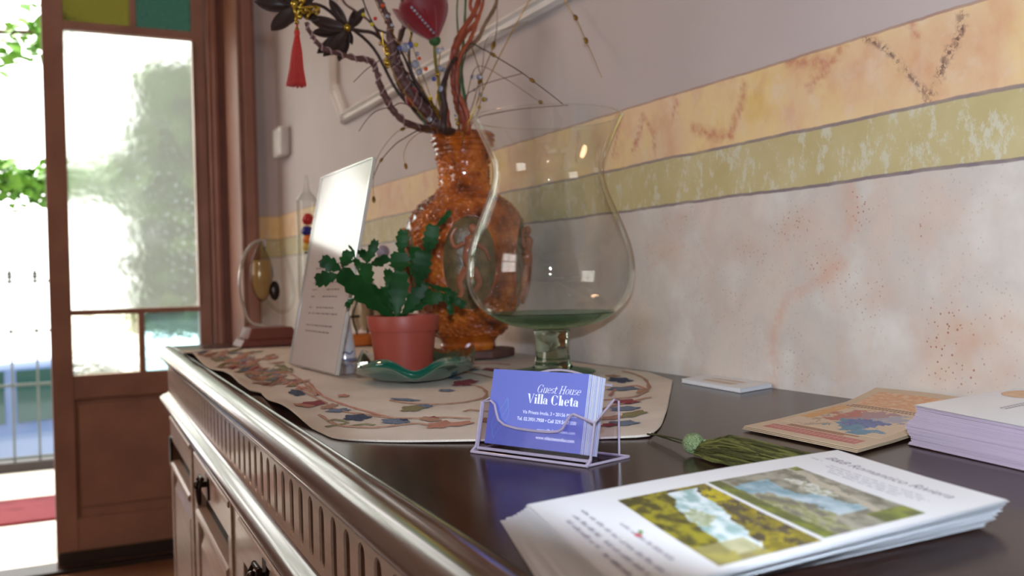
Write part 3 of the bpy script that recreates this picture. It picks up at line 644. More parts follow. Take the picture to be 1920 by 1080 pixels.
for k in range(46):
    px, py = rnd.uniform(420, 700), rnd.uniform(652, 700); q = on(px, py, .803)
    if q.y > 1.84 or q.x > .68 or py > 640+.35*(px-340): continue
    leafd(px, py, rnd.uniform(8, 18), rnd.uniform(1, 2.2), rnd.choice(['rose', 'tan', 'slate', 'olive']), rnd.uniform(-.3, .1), lob=.3, ph=rnd.random()*6)
em.m = [i+0 for i in em.m]
em.build('embroidery', [YN[k] for k in yk], ru)

# ------------------------------------------------------------------ tassel at the runner's point
M['tassel_green'] = mat('dark_green_thread', (66, 66, 24), .6, c2=(32, 34, 12), scale=300, amt=.9)
M['tassel_light'] = mat('olive_thread', (104, 104, 48), .55, c2=(60, 62, 26), scale=300, amt=.9)
M['tassel_glint'] = mat('green_glitter', (150, 170, 120), .6, c2=(48, 62, 34), scale=1100, amt=.5, bump=1, bscale=900)
rnd = random.Random(7)
h0 = on(1300, 834, .8075); tip = on(1512, 868, .806)
t = thing('tassel', 'dark green tassel lying on the sideboard by the point of the runner', 'tassel', (h0.x, h0.y, .8))
ax = (tip-h0); ax.z = 0; Lx = ax.length; ax.normalize(); sd = Vector((-ax.y, ax.x, 0))
b = MB(); b.ball(h0+Vector((0, 0, .0010)), (.0078, .0075, .0075), 18); b.build('head', M['tassel_glint'], t, smooth=True)
b = MB()
c0 = on(1228, 817, .8035)
b.tube(smoothpath([c0+Vector((0, .01, 0)), c0.lerp(h0, .4)+Vector((0, .001, .0015)), h0+Vector((0, 0, .001))]), .0007, 6)
b.tube(smoothpath([c0+Vector((.004, .01, 0)), c0.lerp(h0, .5)+Vector((.002, .003, -.001)), h0+Vector((0, .002, -.001))]), .0007, 6); b.build('cord', M['tassel_green'], t)
b = MB()
for k in range(330):
    w_ = rnd.gauss(0, .45); w_ = max(-1, min(1, w_)); hgt = rnd.random()**.6*sqrt(max(0, 1-w_*w_)); L_ = Lx*rnd.uniform(.82, 1.06)
    P = []
    for s in (0, .12, .3, .5, .7, .85, 1):
        spread = .0035+.0155*(1-(1-min(1, s*1.6))**2); hh = (.012*hgt)*(1-.55*s)*(.5+min(1, s*3))
        q = h0+ax*(.004+L_*s)+sd*(w_*spread+rnd.gauss(0, .0007)); q.z = .8012+hh+rnd.random()*.0022; P.append(q)
    b.tube(P, .00055, 5, rnd.random() < .3, caps=False)
b.build('skirt', [M['tassel_green'], M['tassel_light']], t, smooth=True)
b = MB()
for k in range(16):
    s = rnd.uniform(.1, .95); w_ = rnd.uniform(-.4, .8); q = h0+ax*(Lx*s)+sd*(w_*.013); q.z = .8012+.0105*(1-.5*s)*sqrt(max(.1, 1-w_*w_))
    P = [q+ax*(i*.0012)+sd*rnd.gauss(0, .0009)+Vector((0, 0, rnd.random()*.0012)) for i in range(rnd.randint(3, 7))]; b.tube(P, .0008, 4)
b.build('stray_loops', M['tassel_glint'], t)
#PART3#
# ------------------------------------------------------------------ large footed glass
M['goblet'] = shellglass('goblet_glass', (.985, .99, .982), (.94, .96, .92), .64, .95)
M['goblet_base'] = shellglass('green_bottle_glass', (.72, .82, .76), (.50, .68, .58), .40, .95)
M['stem_glass'] = mat('thick_green_glass', (205, 226, 205), .02, c2=(200, 222, 200), trans=1, ior=1.5, scale=5)
RZ = .8042; GX, GY = .577, 1.05
gb = thing('footed_glass_vase', 'large clear glass goblet-shaped vase on a short stem, standing at the back of the runner', 'glass vase', (GX, GY, RZ))
def sm(prof, n=5): return [(p.x, p.z) for p in smoothpath([Vector((r, 0, z)) for r, z in prof], n)]
bowl = sm([(.082, .0770), (.095, .0890), (.1035, .106), (.1068, .127), (.1045, .152), (.0975, .176), (.0875, .200), (.0775, .224), (.0718, .244), (.0705, .258), (.0735, .274), (.0815, .294), (.0900, .312), (.0955, .3235)])
inner = [(r-.0016, z) for r, z in bowl][::-1]
inner = [(r-.0036, z) for r, z in bowl][::-1]
b = MB(); b.lathe(bowl+inner, (GX, GY, RZ), 96)
b.tube([(GX+.0955*cos(2*pi*i/80), GY+.0955*sin(2*pi*i/80), RZ+.3238) for i in range(81)], .0011, 6)
b.build('bowl', M['goblet'], gb, smooth=True)
bb_ = sm([(.0, .0562), (.022, .0565), (.045, .0600), (.066, .0672), (.082, .0770)])
b = MB(); b.lathe([(max(0, r-.0028), z+.0030+.006*max(0, 1-r/.07)) for r, z in bb_][::-1][:]+bb_[:], (GX, GY, RZ), 72) if 0 else b.lathe(bb_+[(max(0, r-.0028), z+.0005+.008*max(0, 1-r/.075)) for r, z in bb_][::-1], (GX, GY, RZ), 72); b.build('bowl_bottom', M['goblet_base'], gb, smooth=True)
b = MB(); b.lathe([(0, .006), (.026, .0075), (.0235, .013), (.0215, .024), (.0210, .036), (.0220, .048), (.0240, .0545), (.020, .0556), (0, .0558)], (GX, GY, RZ), 40); b.build('stem', M['stem_glass'], gb, smooth=True)
b = MB(); b.lathe([(0, .0), (.052, .0), (.0545, .0016), (.052, .0034), (.038, .0055), (.027, .0078), (0, .0078)], (GX, GY, RZ), 56); b.build('foot', M['goblet_base'], gb, smooth=True)

# ------------------------------------------------------------------ amber relief vase
VX, VY = .590, 1.345
def ambermat():
    m, nt, b = newmat('amber_glaze'); L = nt.links
    tc = N(nt, 'ShaderNodeTexCoord'); vo = N(nt, 'ShaderNodeTexVoronoi', i_Scale=260.0); L.new(tc.outputs['Object'], vo.inputs['Vector'])
    nz = N(nt, 'ShaderNodeTexNoise', i_Scale=34.0, i_Detail=4.0); L.new(tc.outputs['Object'], nz.inputs['Vector'])
    r = N(nt, 'ShaderNodeValToRGB'); e = r.color_ramp.elements; e[0].position = .3; e[0].color = srgb(96, 38, 12); e[1].position = .74; e[1].color = srgb(220, 128, 42); e.new(.52).color = srgb(178, 88, 28)
    L.new(nz.outputs[0], r.inputs[0]); L.new(r.outputs[0], b.inputs['Base Color'])
    b.inputs['Roughness'].default_value = .12; b.inputs['Coat Weight'].default_value = 1; b.inputs['Coat Roughness'].default_value = .02
    bp = N(nt, 'ShaderNodeBump', i_Strength=.35, i_Distance=.001); L.new(vo.outputs['Distance'], bp.inputs['Height']); L.new(bp.outputs[0], b.inputs['Normal'])
    return m
M['amber'] = ambermat()
M['medal'] = mat('medallion_ground', (136, 110, 72), .18, c2=(84, 76, 52), scale=60, bump=.5, bscale=260, coat=.8)
M['figure'] = mat('figure_glaze', (188, 122, 92), .2, c2=(150, 88, 62), scale=50, coat=.6)
M['stand'] = mat('dark_stand', (112, 78, 66), .6, c2=(84, 58, 52), scale=50, bump=.2)
vs_ = thing('relief_vase', 'amber glazed ceramic vase with knobbly relief and figure medallions holding the dried arrangement', 'vase', (VX, VY, RZ+.013))
vprof = sm([(.0415, 0), (.043, .006), (.0425, .012), (.049, .020), (.058, .028), (.063, .038), (.066, .048), (.074, .060), (.083, .078), (.0885, .105), (.0905, .135), (.0915, .165), (.0895, .190), (.082, .209), (.070, .224), (.055, .235), (.0435, .243), (.0385, .254), (.0375, .268), (.0385, .285), (.0425, .300), (.0465, .312), (.0495, .322), (.0495, .330), (.046, .334)], 12)
n_ = 400; rnd = np.random.RandomState(3); K = len(vprof); R_ = np.array([p[0] for p in vprof]); Z_ = np.array([p[1] for p in vprof])
A_ = np.linspace(0, 2*pi, n_, endpoint=False); RR = np.repeat(R_[:, None], n_, 1); PX = RR*np.cos(A_); PYY = RR*np.sin(A_); PZ = np.repeat(Z_[:, None], n_, 1)
pts = np.stack([PX.ravel(), PYY.ravel(), PZ.ravel()], 1)
seeds = []; sa = np.zeros((0, 3))
for _ in range(9000):
    z = rnd.uniform(.02, .30); a = rnd.uniform(0, 2*pi); r = np.interp(z, Z_, R_)
    if rnd.rand() < r/.0915:
        p = np.array((r*np.cos(a), r*np.sin(a), z))
        if len(sa) == 0 or ((sa-p)**2).sum(1).min() > .0064**2: sa = np.vstack([sa, p])
seeds = sa
seeds = np.array(seeds); D = np.full(len(pts), 9.0)
for s in seeds: D = np.minimum(D, ((pts-s)**2).sum(1))
D = np.sqrt(D).reshape(K, n_); hgt = .0034*np.sqrt(np.clip(1-(D/.0034)**2, 0, 1))
hgt[(PZ < .02) | (PZ > .303)] = 0
hgt += np.where(PZ > .303, .0012*np.sin(PZ*2*pi/.008), 0)
MED = [atan2(0-VY, .0-VX)-.0+.06, atan2(-VY, -VX)+1.36, atan2(-VY, -VX)-1.36, atan2(-VY, -VX)+pi]    # medallion directions
for ma in MED:
    da = (A_[None, :]-ma+pi) % (2*pi)-pi; q = (da*.088/.040)**2+((PZ-.132)/.070)**2; hgt = np.where(q < 1, 0, hgt)
NR = RR+hgt
b = MB(); vs = [(VX+NR[j, i]*cos(A_[i]), VY+NR[j, i]*sin(A_[i]), RZ+.013+PZ[j, i]) for j in range(K) for i in range(n_)]
fs = [(j*n_+i, j*n_+(i+1) % n_, (j+1)*n_+(i+1) % n_, (j+1)*n_+i) for j in range(K-1) for i in range(n_)]
b.add(vs, fs); b.lathe([(.046, .334), (.043, .332), (.040, .30), (.032, .26), (.034, .24), (0, .238)], (VX, VY, RZ+.013), 60); b.lathe([(0, 0), (.0415, 0)], (VX, VY, RZ+.013), 60)
b.build('vase_body', M['amber'], vs_, smooth=True)
def onvase(ma, s, z, lift):           # s = arc offset, z = height above vase bottom
    r = float(np.interp(z, Z_, R_))+lift; a = ma+s/.088; return Vector((VX+r*cos(a), VY+r*sin(a), RZ+.013+z))
for ma in MED[:3]:
    b = MB(); ring = [onvase(ma, .040*cos(t), .132+.070*sin(t), .001) for t in [2*pi*i/48 for i in range(49)]]; b.tube(ring, .0022, 8, 0)
    b.grid(lambda u, v: onvase(ma, .040*(v)*cos(2*pi*u), .132+.070*v*sin(2*pi*u), .0016+.0012*(1-v*v)), 36, 8, 1)
    mo = b.build('medallion', [M['amber'], M['medal']], vs_, smooth=True)
    f = MB(); q = lambda s, z, l=.006: onvase(ma, s*1.2, .132+(z-.132)*1.3, l)
    f.ball(q(.004, .170), (.0062, .0062, .0075), 14)
    f.tube(smoothpath([q(.003, .163), q(.000, .155), q(-.003, .142), q(-.001, .130), q(.001, .124)]), [.004, .005, .0062, .0078, .0085, .0082, .0078, .007, .0066, .0062, .0062, .0064, .0068, .0072, .0076, .0078, .0078, .0078, .0076, .0074, .0072, .007, .006, .005, .004], 10)
    f.tube(smoothpath([q(-.003, .126), q(-.012, .112), q(-.010, .100), q(-.017, .088)]), (.0066, .0026), 8)
    f.tube(smoothpath([q(.003, .126), q(.010, .110), q(.004, .098), q(.010, .084)]), (.0066, .0026), 8)
    f.tube(smoothpath([q(-.006, .154), q(-.016, .150), q(-.020, .162), q(-.014, .172)]), (.0036, .002), 8)
    f.tube(smoothpath([q(.006, .154), q(.017, .146), q(.022, .134)]), (.0036, .002), 8)
    f.build('relief_figure', M['figure'], mo, smooth=True)
b = MB()
o8 = [(VX+(.075*cos(2*pi*i/14))*(1+.06*sin(i*2.1)), VY+.052*sin(2*pi*i/14)*(1+.08*cos(i*1.7))) for i in range(14)]
b.prism([(x, y, RZ) for x, y in o8], (0, 0, .013)); st = b.build('vase_stand', M['stand'], None, bevel=.003, seg=3)
tag(st, 'low dark brown slab stand under the amber vase', 'vase stand')

# ------------------------------------------------------------------ cactus on its glass dish
M['pot'] = mat('terracotta_plastic', (160, 70, 56), .45, c2=(152, 64, 50), scale=5)
M['soil'] = mat('soil', (64, 48, 38), .95, scale=120, bump=.6)
CX, CY = .411, 1.142; PZ0 = .8094
pc = thing('potted_cactus', 'jagged-leaved holiday cactus in a terracotta plastic pot standing on the green glass dish', 'potted plant', (CX, CY, PZ0))
b = MB(); b.lathe([(0, 0), (.0345, 0), (.0358, .001), (.0412, .0525), (.0436, .0528), (.0438, .054), (.0462, .0715), (.0458, .0725), (.0440, .0720), (.0415, .056), (.040, .0525), (0, .0525)], (CX, CY, PZ0), 56); b.build('pot', M['pot'], pc, smooth=True, angle=35)
b = MB(); b.grid(lambda u, v: (CX+.041*v*cos(2*pi*u), CY+.041*v*sin(2*pi*u), PZ0+.063+.002*sin(9*u*6.28+v*20)+.003*(1-v)), 30, 6); b.build('soil', M['soil'], pc, smooth=True)
def cactmat():
    m = mat('cactus_green', (32, 80, 34), .45, c2=(20, 54, 24), scale=26, spec=.2); return m
M['cactus'] = cactmat()
cb = MB()
def pad(a, c, wpx, y0=0, y1=0, teeth=4, tw=0.0, bend=.004):
    # flat toothed segment between two picture points, at depths about the pot
    A, C_ = aty(a[0], a[1], CY+y0), aty(c[0], c[1], CY+y1); ax = C_-A; Ln = ax.length; ax.normalize()
    view = ((A+C_)/2-CAM).normalized(); sd = ax.cross(view).normalized(); nr = sd.cross(ax); sd = (sd*cos(tw)+nr*sin(tw)); nr = sd.cross(ax).normalized()
    wd = wpx*((A-CAM).dot(fw))/F/2; ns = 15; rows = []
    for i in range(ns+1):
        t = i/ns; base = min(1, (t*1.9+.16))*(1 if t < .78 else 1-.25*((t-.78)/.22)); tooth = ((t*teeth) % 1.0)
        w_ = wd*base*(.68+.42*tooth) if 0 < i else wd*.18
        p = A+ax*(Ln*t)+nr*(bend*sin(pi*t)); rows.append([p-sd*w_, p-sd*w_*.45+nr*.0009, p+nr*.0024, p+sd*w_*.45+nr*.0009, p+sd*w_, p-nr*.0016])
    rows.append([rows[-1][0]+ax*.0025, rows[-1][1]+ax*.0005, A+ax*(Ln*.985), rows[-1][3]+ax*.0005, rows[-1][4]+ax*.0025, A+ax*Ln*.985-nr*.001])
    vs = [p for r in rows for p in r]; fs = []
    for i in range(len(rows)-1):
        for j in range(6): fs.append((i*6+j, i*6+(j+1) % 6, (i+1)*6+(j+1) % 6, (i+1)*6+j))
    fs += [(5, 4, 3, 2, 1, 0), tuple(range(len(vs)-6, len(vs)))]
    cb.add(vs, fs)
S_ = .4695*.4536 if False else 300/1409
k5 = lambda x, y: (580+x*S_, 380+y*S_)
for a, c, w_, y0, y1, te, tw in (
    ((720, 1010), (270, 610), 205, -.01, -.045, 5, .0), ((255, 640), (60, 690), 150, -.045, -.05, 3, .1), ((275, 590), (110, 500), 150, -.045, -.035, 3, -.2), ((290, 560), (350, 430), 130, -.04, -.03, 3, .2),
    ((400, 500), (350, 382), 34, -.02, -.02, 3, .5), ((730, 1000), (520, 740), 150, .0, -.01, 4, .2), ((520, 760), (500, 540), 145, -.01, .01, 4, -.3), ((500, 540), (585, 335), 92, .01, .01, 4, .1), ((430, 600), (400, 500), 90, .0, .0, 3, .6),
    ((540, 545), (690, 480), 110, .02, .03, 3, .4), ((500, 520), (450, 420), 90, .02, .02, 3, .3), ((770, 1000), (800, 610), 200, -.015, -.02, 5, .0), ((740, 960), (660, 740), 130, .015, .02, 4, .2), ((690, 760), (690, 590), 100, .02, .02, 3, .3),
    ((790, 620), (790, 440), 200, -.02, -.012, 4, .15), ((800, 460), (825, 245), 118, -.012, -.01, 4, .1), ((820, 990), (1010, 710), 150, -.01, -.01, 5, .1), ((960, 740), (1010, 430), 200, -.01, .0, 5, -.1), ((920, 560), (930, 390), 130, .02, .02, 4, .3),
    ((1040, 460), (1090, 200), 165, .0, .005, 5, .0), ((1120, 210), (1240, 78), 62, .005, .012, 3, .2), ((840, 980), (1080, 780), 130, .0, .0, 4, .3), ((980, 870), (1170, 820), 120, -.01, -.01, 4, .1), ((1020, 700), (1240, 770), 70, .0, .0, 3, .7),
    ((1150, 830), (1290, 830), 130, -.01, -.015, 4, .1), ((1230, 830), (1370, 910), 90, -.015, -.02, 3, .0), ((1240, 850), (1250, 980), 70, -.015, -.015, 3, .2), ((400, 840), (325, 915), 62, -.02, -.02, 2, .2), ((470, 800), (395, 850), 40, -.02, -.02, 2, .2), ((900, 640), (960, 420), 150, .01, .02, 4, .4)):
    pad(k5(*a), k5(*c), w_*S_, y0, y1, te, tw)
for a, c in (((720, 1040), (720, 1000)), ((770, 1040), (770, 990)), ((820, 1040), (830, 980)), ((745, 1040), (730, 990)), ((795, 1040), (800, 980)), ((840, 1040), (840, 970))):
    cb.tube([aty(*k5(*a), CY), aty(*k5(*c), CY-.005)], .0028, 6)
cb.build('foliage', M['cactus'], pc, smooth=True, angle=50)
# wavy thick green glass dish
M['dish'] = mat('teal_glass', (12, 100, 80), .05, c2=(8, 88, 70), trans=.3, ior=1.5, scale=6)
DX, DY = .428, 1.138; ang = radians(62); bx, by = Vector((cos(ang), sin(ang), 0)), Vector((-sin(ang), cos(ang), 0))
def dish(u, v, off=0):
    a = 2*pi*u; ex, ey = .132, .072; q = 2.6
    ca, sa = cos(a), sin(a); r = (abs(ca)**q+abs(sa)**q)**(-1/q); e = v
    x, y = ex*r*ca*e, ey*r*sa*e
    lift = .0006 + max(0, (e-.62)/.38)**1.5*(.0160+.0060*sin(5*a+.6)+.0022*sin(9*a))
    p = Vector((DX, DY, RZ))+bx*x+by*y; p.z += lift+off; return p
b = MB(); nu, nv = 96, 16
vs = [dish(i/nu, j/nv) for j in range(nv+1) for i in range(nu)]+[dish(i/nu, j/nv, .0050+.0050*(j/nv)**4) for j in range(nv+1) for i in range(nu)]; o_ = (nv+1)*nu; fs = []
for j in range(nv):
    for i in range(nu):
        i2 = (i+1) % nu; fs += [(j*nu+i2, j*nu+i, (j+1)*nu+i, (j+1)*nu+i2), (o_+j*nu+i, o_+j*nu+i2, o_+(j+1)*nu+i2, o_+(j+1)*nu+i)]
fs += [(nv*nu+i, nv*nu+(i+1) % nu, o_+nv*nu+(i+1) % nu, o_+nv*nu+i)[::-1] for i in range(nu)]
b.add(vs, fs); dd = b.build('glass_dish', M['dish'], None, smooth=True); tag(dd, 'wavy-edged teal glass dish under the terracotta pot', 'dish')

# ------------------------------------------------------------------ leaning acrylic sign
M['acrylic'] = thinglass('clear_acrylic', (.97, .97, .98), (.93, .92, .92), .3, 1.0, rough=.09)
M['acrylic_edge'] = mat('acrylic_edge', (236, 232, 224), .08, trans=.5, scale=5)
M['paper'] = mat('paper', (244, 238, 232), .7, scale=8, c2=(238, 232, 226))
M['ink_grey'] = mat('grey_ink', (150, 140, 142), .7, scale=8)
A0, A1 = Vector((.327, 1.402, RZ+.002)), Vector((.337, 1.190, RZ+.002)); B0, B1 = Vector((.384, 1.406, 1.083)), Vector((.394, 1.187, 1.087))
so = thing('acrylic_sign_holder', 'clear acrylic stand leaning back with a printed white sheet, brightly reflecting the doorway', 'sign holder', (.35, 1.3, RZ))
def sq(s, t, o=0):
    p = (A0.lerp(A1, s)).lerp(B0.lerp(B1, s), t); n = (A1-A0).cross(B0-A0).normalized()
    if n.x > 0: n = -n
    return p+n*o                      # n points into the room
def slab(b, s0, s1, t0, t1, o0, o1, m=0):
    vs = [sq(s, t, o) for o in (o0, o1) for s, t in ((s0, t0), (s1, t0), (s1, t1), (s0, t1))]
    b.add(vs, [(0, 1, 2, 3), (4, 7, 6, 5), (0, 4, 5, 1), (1, 5, 6, 2), (2, 6, 7, 3), (3, 7, 4, 0)], m)
b = MB(); slab(b, 0, 1, 0, 1, .0014, .0032); b.build('front_panel', M['acrylic'], so)
b = MB(); slab(b, .02, .98, .01, .985, .0004, .0009); pp = b.build('printed_sheet', M['paper'], so)
b = MB(); rnd = random.Random(5)
for k, t in enumerate((.50, .46, .425, .39, .355, .30, .27, .21, .18)):
    s = .22
    while s < .78-.03*(k % 3):
        l = rnd.uniform(.02, .07); slab(b, s, s+l, t, t+.007, .0009, .0011); s += l+.016
b.build('print', M['ink_grey'], pp)
b = MB(); slab(b, 0, 1, 0, 1, -.0016, .0); b.build('rear_panel', M['paper'], so)
b = MB(); slab(b, -.006, .0, 0, 1, -.0016, .0034); slab(b, 1.0, 1.008, 0, 1, -.0016, .0034); slab(b, 0, 1, 1, 1.004, -.0016, .0034); b.build('polished_edge', M['acrylic_edge'], so)
b = MB(); vs = [A0+Vector((0, 0, -.001)), A1+Vector((0, 0, -.001)), A1+Vector((.075, 0, -.001)), A0+Vector((.075, 0, -.001))]; b.prism(vs, (0, 0, .0022)); b.build('foot', M['acrylic'], so)

# ------------------------------------------------------------------ white ceramic bell behind it
M['porcelain'] = mat('white_glaze', (206, 206, 216), .2, c2=(198, 198, 210), coat=.5, scale=6)
M['blue_glaze'] = mat('blue_glaze', (74, 90, 128), .2, coat=.5, scale=60, c2=(150, 158, 180), amt=.9)
q = on(646, 676, .804); t = thing('ceramic_bell', 'small tapering white ceramic piece with a blue rim behind the sign holder', 'ornament', (q.x, q.y, RZ))
MB().lathe([(0, .002), (.0185, .002), (.0175, .012), (.015, .03), (.0125, .05), (.011, .066), (.008, .074), (0, .077)], (q.x, q.y, RZ), 28).build('body', M['porcelain'], t, smooth=True, angle=50)
MB().lathe([(.0, .0), (.0195, .0), (.0198, .003), (.0182, .0045), (.0, .0045)], (q.x, q.y, RZ), 28).build('rim', M['blue_glaze'], t, smooth=True, angle=50)
b = MB(); b.tube(smoothpath([(q.x-.010, q.y-.0152, RZ+.010), (q.x-.004, q.y-.0178, RZ+.014), (q.x+.003, q.y-.0178, RZ+.011), (q.x+.009, q.y-.0155, RZ+.015)]), .0014, 6); b.build('painted_flourish', M['blue_glaze'], t)

# ------------------------------------------------------------------ ornament with orange base
M['orange_wood'] = mat('orange_wood', (196, 106, 40), .35, c2=(170, 84, 30), scale=20, stretch=(1, 6, 1))
M['cream'] = mat('cream_glass', (214, 198, 168), .2, c2=(196, 178, 148), scale=20, coat=.4)
M['black_wire'] = mat('black_wire', (26, 22, 22), .4, scale=20)
M['lavender'] = mat('lavender_ball', (150, 142, 160), .25, c2=(130, 122, 140), scale=10, coat=.4)
q = on(690, 646, .804); OX, OY = q.x, q.y
t = thing('wire_ornament', 'cream petalled ornament in black wire on an orange wood base, behind the cactus', 'ornament', (OX, OY, RZ))
MB().bb(OX-.045, OX+.045, OY-.03, OY+.03, RZ, RZ+.022).build('base', M['orange_wood'], t, bevel=.003)
for k in range(5):
    a = 2*pi*k/5+.3; b = MB(); b.ball((OX+.020*cos(a), OY+.020*sin(a), RZ+.062), (.012, .012, .036), 14); b.build('petal', M['cream'], t, smooth=True)
b = MB(); b.tube([(OX-.05, OY-.02, RZ+.055), (OX+.05, OY-.02, RZ+.057)], .0025, 8)
for dx in (-.03, 0, .03): b.tube(smoothpath([(OX+dx, OY-.03, RZ+.022), (OX+dx*1.3, OY-.035, RZ+.06), (OX+dx*.6, OY-.02, RZ+.1), (OX, OY, RZ+.135)]), .0018, 6)
b.tube([(OX, OY, RZ+.02), (OX, OY, RZ+.15)], .0022, 8)
b.build('wire_frame', M['black_wire'], t, smooth=True)
q2 = aty(718, 472, OY); MB().ball((q2.x, OY, q2.z), .013, 20).build('ball_top', M['lavender'], t, smooth=True)
MB().tube([(OX, OY, RZ+.14), (q2.x, OY, q2.z)], .002, 6).build('ball_stem', M['black_wire'], t)

# ------------------------------------------------------------------ glass thermometer with floating bulbs
M['clear'] = thinglass('clear_glass', (.97, .98, .97), (.4, .38, .34), .25, 1.0)
q = on(577, 650, .804); TX, TY = .446, 1.75
t = thing('liquid_thermometer', 'tall glass cylinder with pointed top and floating coloured bulbs, behind the sign holder', 'thermometer', (TX, TY, RZ))
b = MB(); b.lathe(sm([(.0, .0), (.024, .001), (.0235, .01), (.0195, .02), (.0195, .1), (.0195, .2), (.0195, .268), (.0185, .277), (.013, .285), (.0065, .294), (.0045, .305), (.0035, .318), (.0, .324)], 4), (TX, TY, RZ), 32); b.build('cylinder', M['clear'], t, smooth=True)
for nm, (px, py), c, r in (('red', (577, 411), (196, 28, 26), .0115), ('blue', (571, 433), (30, 34, 120), .012), ('orange', (577, 449), (226, 112, 30), .011), ('yellow', (566, 462), (224, 188, 90), .008)):
    z = aty(px, py, TY).z; x = TX+(px-574)*.00045
    o = MB().ball((x, TY, z), (r, r, r*.8 if nm == 'blue' else r), 16).build('float', mat(nm+'_liquid', c, .1, scale=5, coat=.6), t, smooth=True)
    o['label'] = nm+' glass float'
    MB().lathe([(0, 0), (.003, 0), (.003, .004), (0, .004)], (x, TY, z-r-.006), 10).build('weight_tag', M['brass_dark'], o)
MB().lathe([(0, 0), (.0188, 0), (.0188, .003), (0, .003)], (TX, TY, RZ+.012), 28).build('foot_disc', M['porcelain'], t)

# ------------------------------------------------------------------ weather glass on a wooden plinth
M['red_wood'] = mat('red_brown_wood', (118, 52, 34), .6, c2=(86, 36, 26), scale=10, stretch=(1, 5, 1), coat=.1)
M['vessel'] = thinglass('vessel_glass', (.86, .80, .68), (.3, .24, .18), .3, 1.0)
M['bent_glass'] = mat('frosted_metal_band', (214, 204, 190), .12, metal=.55, c2=(200, 190, 176), scale=10)
WX_, WY_ = .398, 1.90
t = thing('weather_glass', 'hanging glass weather vessel with a curved spout in a looped stand on a wooden plinth', 'weather glass', (WX_, WY_, RZ))
b = MB()
for z0, z1, hx in ((0, .014, .062), (.014, .036, .048)):
    pts = lambda h, z: [(WX_+h, WY_-.05, z), (WX_+h, WY_+.04, z), (WX_-h, WY_+.04, z), (WX_-h, WY_-.05, z)]
    lo, hi = pts(hx, RZ+z0), pts(hx-.008, RZ+z1); b.add(lo+hi, [(0, 1, 2, 3), (4, 7, 6, 5), (0, 4, 5, 1), (1, 5, 6, 2), (2, 6, 7, 3), (3, 7, 4, 0)])
b.build('plinth', M['red_wood'], t, bevel=.002)
yy = WY_; pp_ = lambda x, y: aty(x, y, yy)
b = MB(); b.tube(smoothpath([pp_(*p) for p in ((497, 612), (470, 604), (456, 575), (449, 535), (452, 500), (462, 472), (476, 456), (492, 451), (497, 462))], 6), .0042, 10, flat=.45); b.build('stand_loop', M['bent_glass'], t, smooth=True)
c = pp_(490, 508); b = MB(); b.lathe(sm([(.0, -.062), (.010, -.056), (.019, -.035), (.022, -.010), (.020, .015), (.013, .035), (.006, .048), (.003, .056), (0, .058)], 4), (c.x, yy, c.z), 28, sx=1, sy=.6); b.build('vessel', M['vessel'], t, smooth=True)
b = MB(); b.lathe(sm([(.0, -.056), (.009, -.051), (.0175, -.033), (.0205, -.010), (.0187, .012), (.017, .020), (0, .021)], 4), (c.x, yy, c.z), 24, sx=.9, sy=.5); b.build('liquid', mat('cream_liquid', (206, 176, 128), .15, c2=(176, 140, 96), scale=12), t, smooth=True)
b = MB(); b.tube(smoothpath([pp_(*p) for p in ((500, 566), (528, 585), (548, 570), (550, 540), (542, 500), (534, 478), (530, 468))], 6), .0032, 10); b.build('spout', M['clear'], t, smooth=True)
b = MB(); b.tube([pp_(497, 462), pp_(495, 470)], .0012, 6); b.build('hook', M['brass_dark'], t)
b = MB(); b.ball(pp_(515, 545), (.011, .006, .020), 12); b.tube([pp_(512, 520), pp_(510, 500)], .001, 5); b.build('hanging_tag', M['brass_dark'], t, smooth=True)
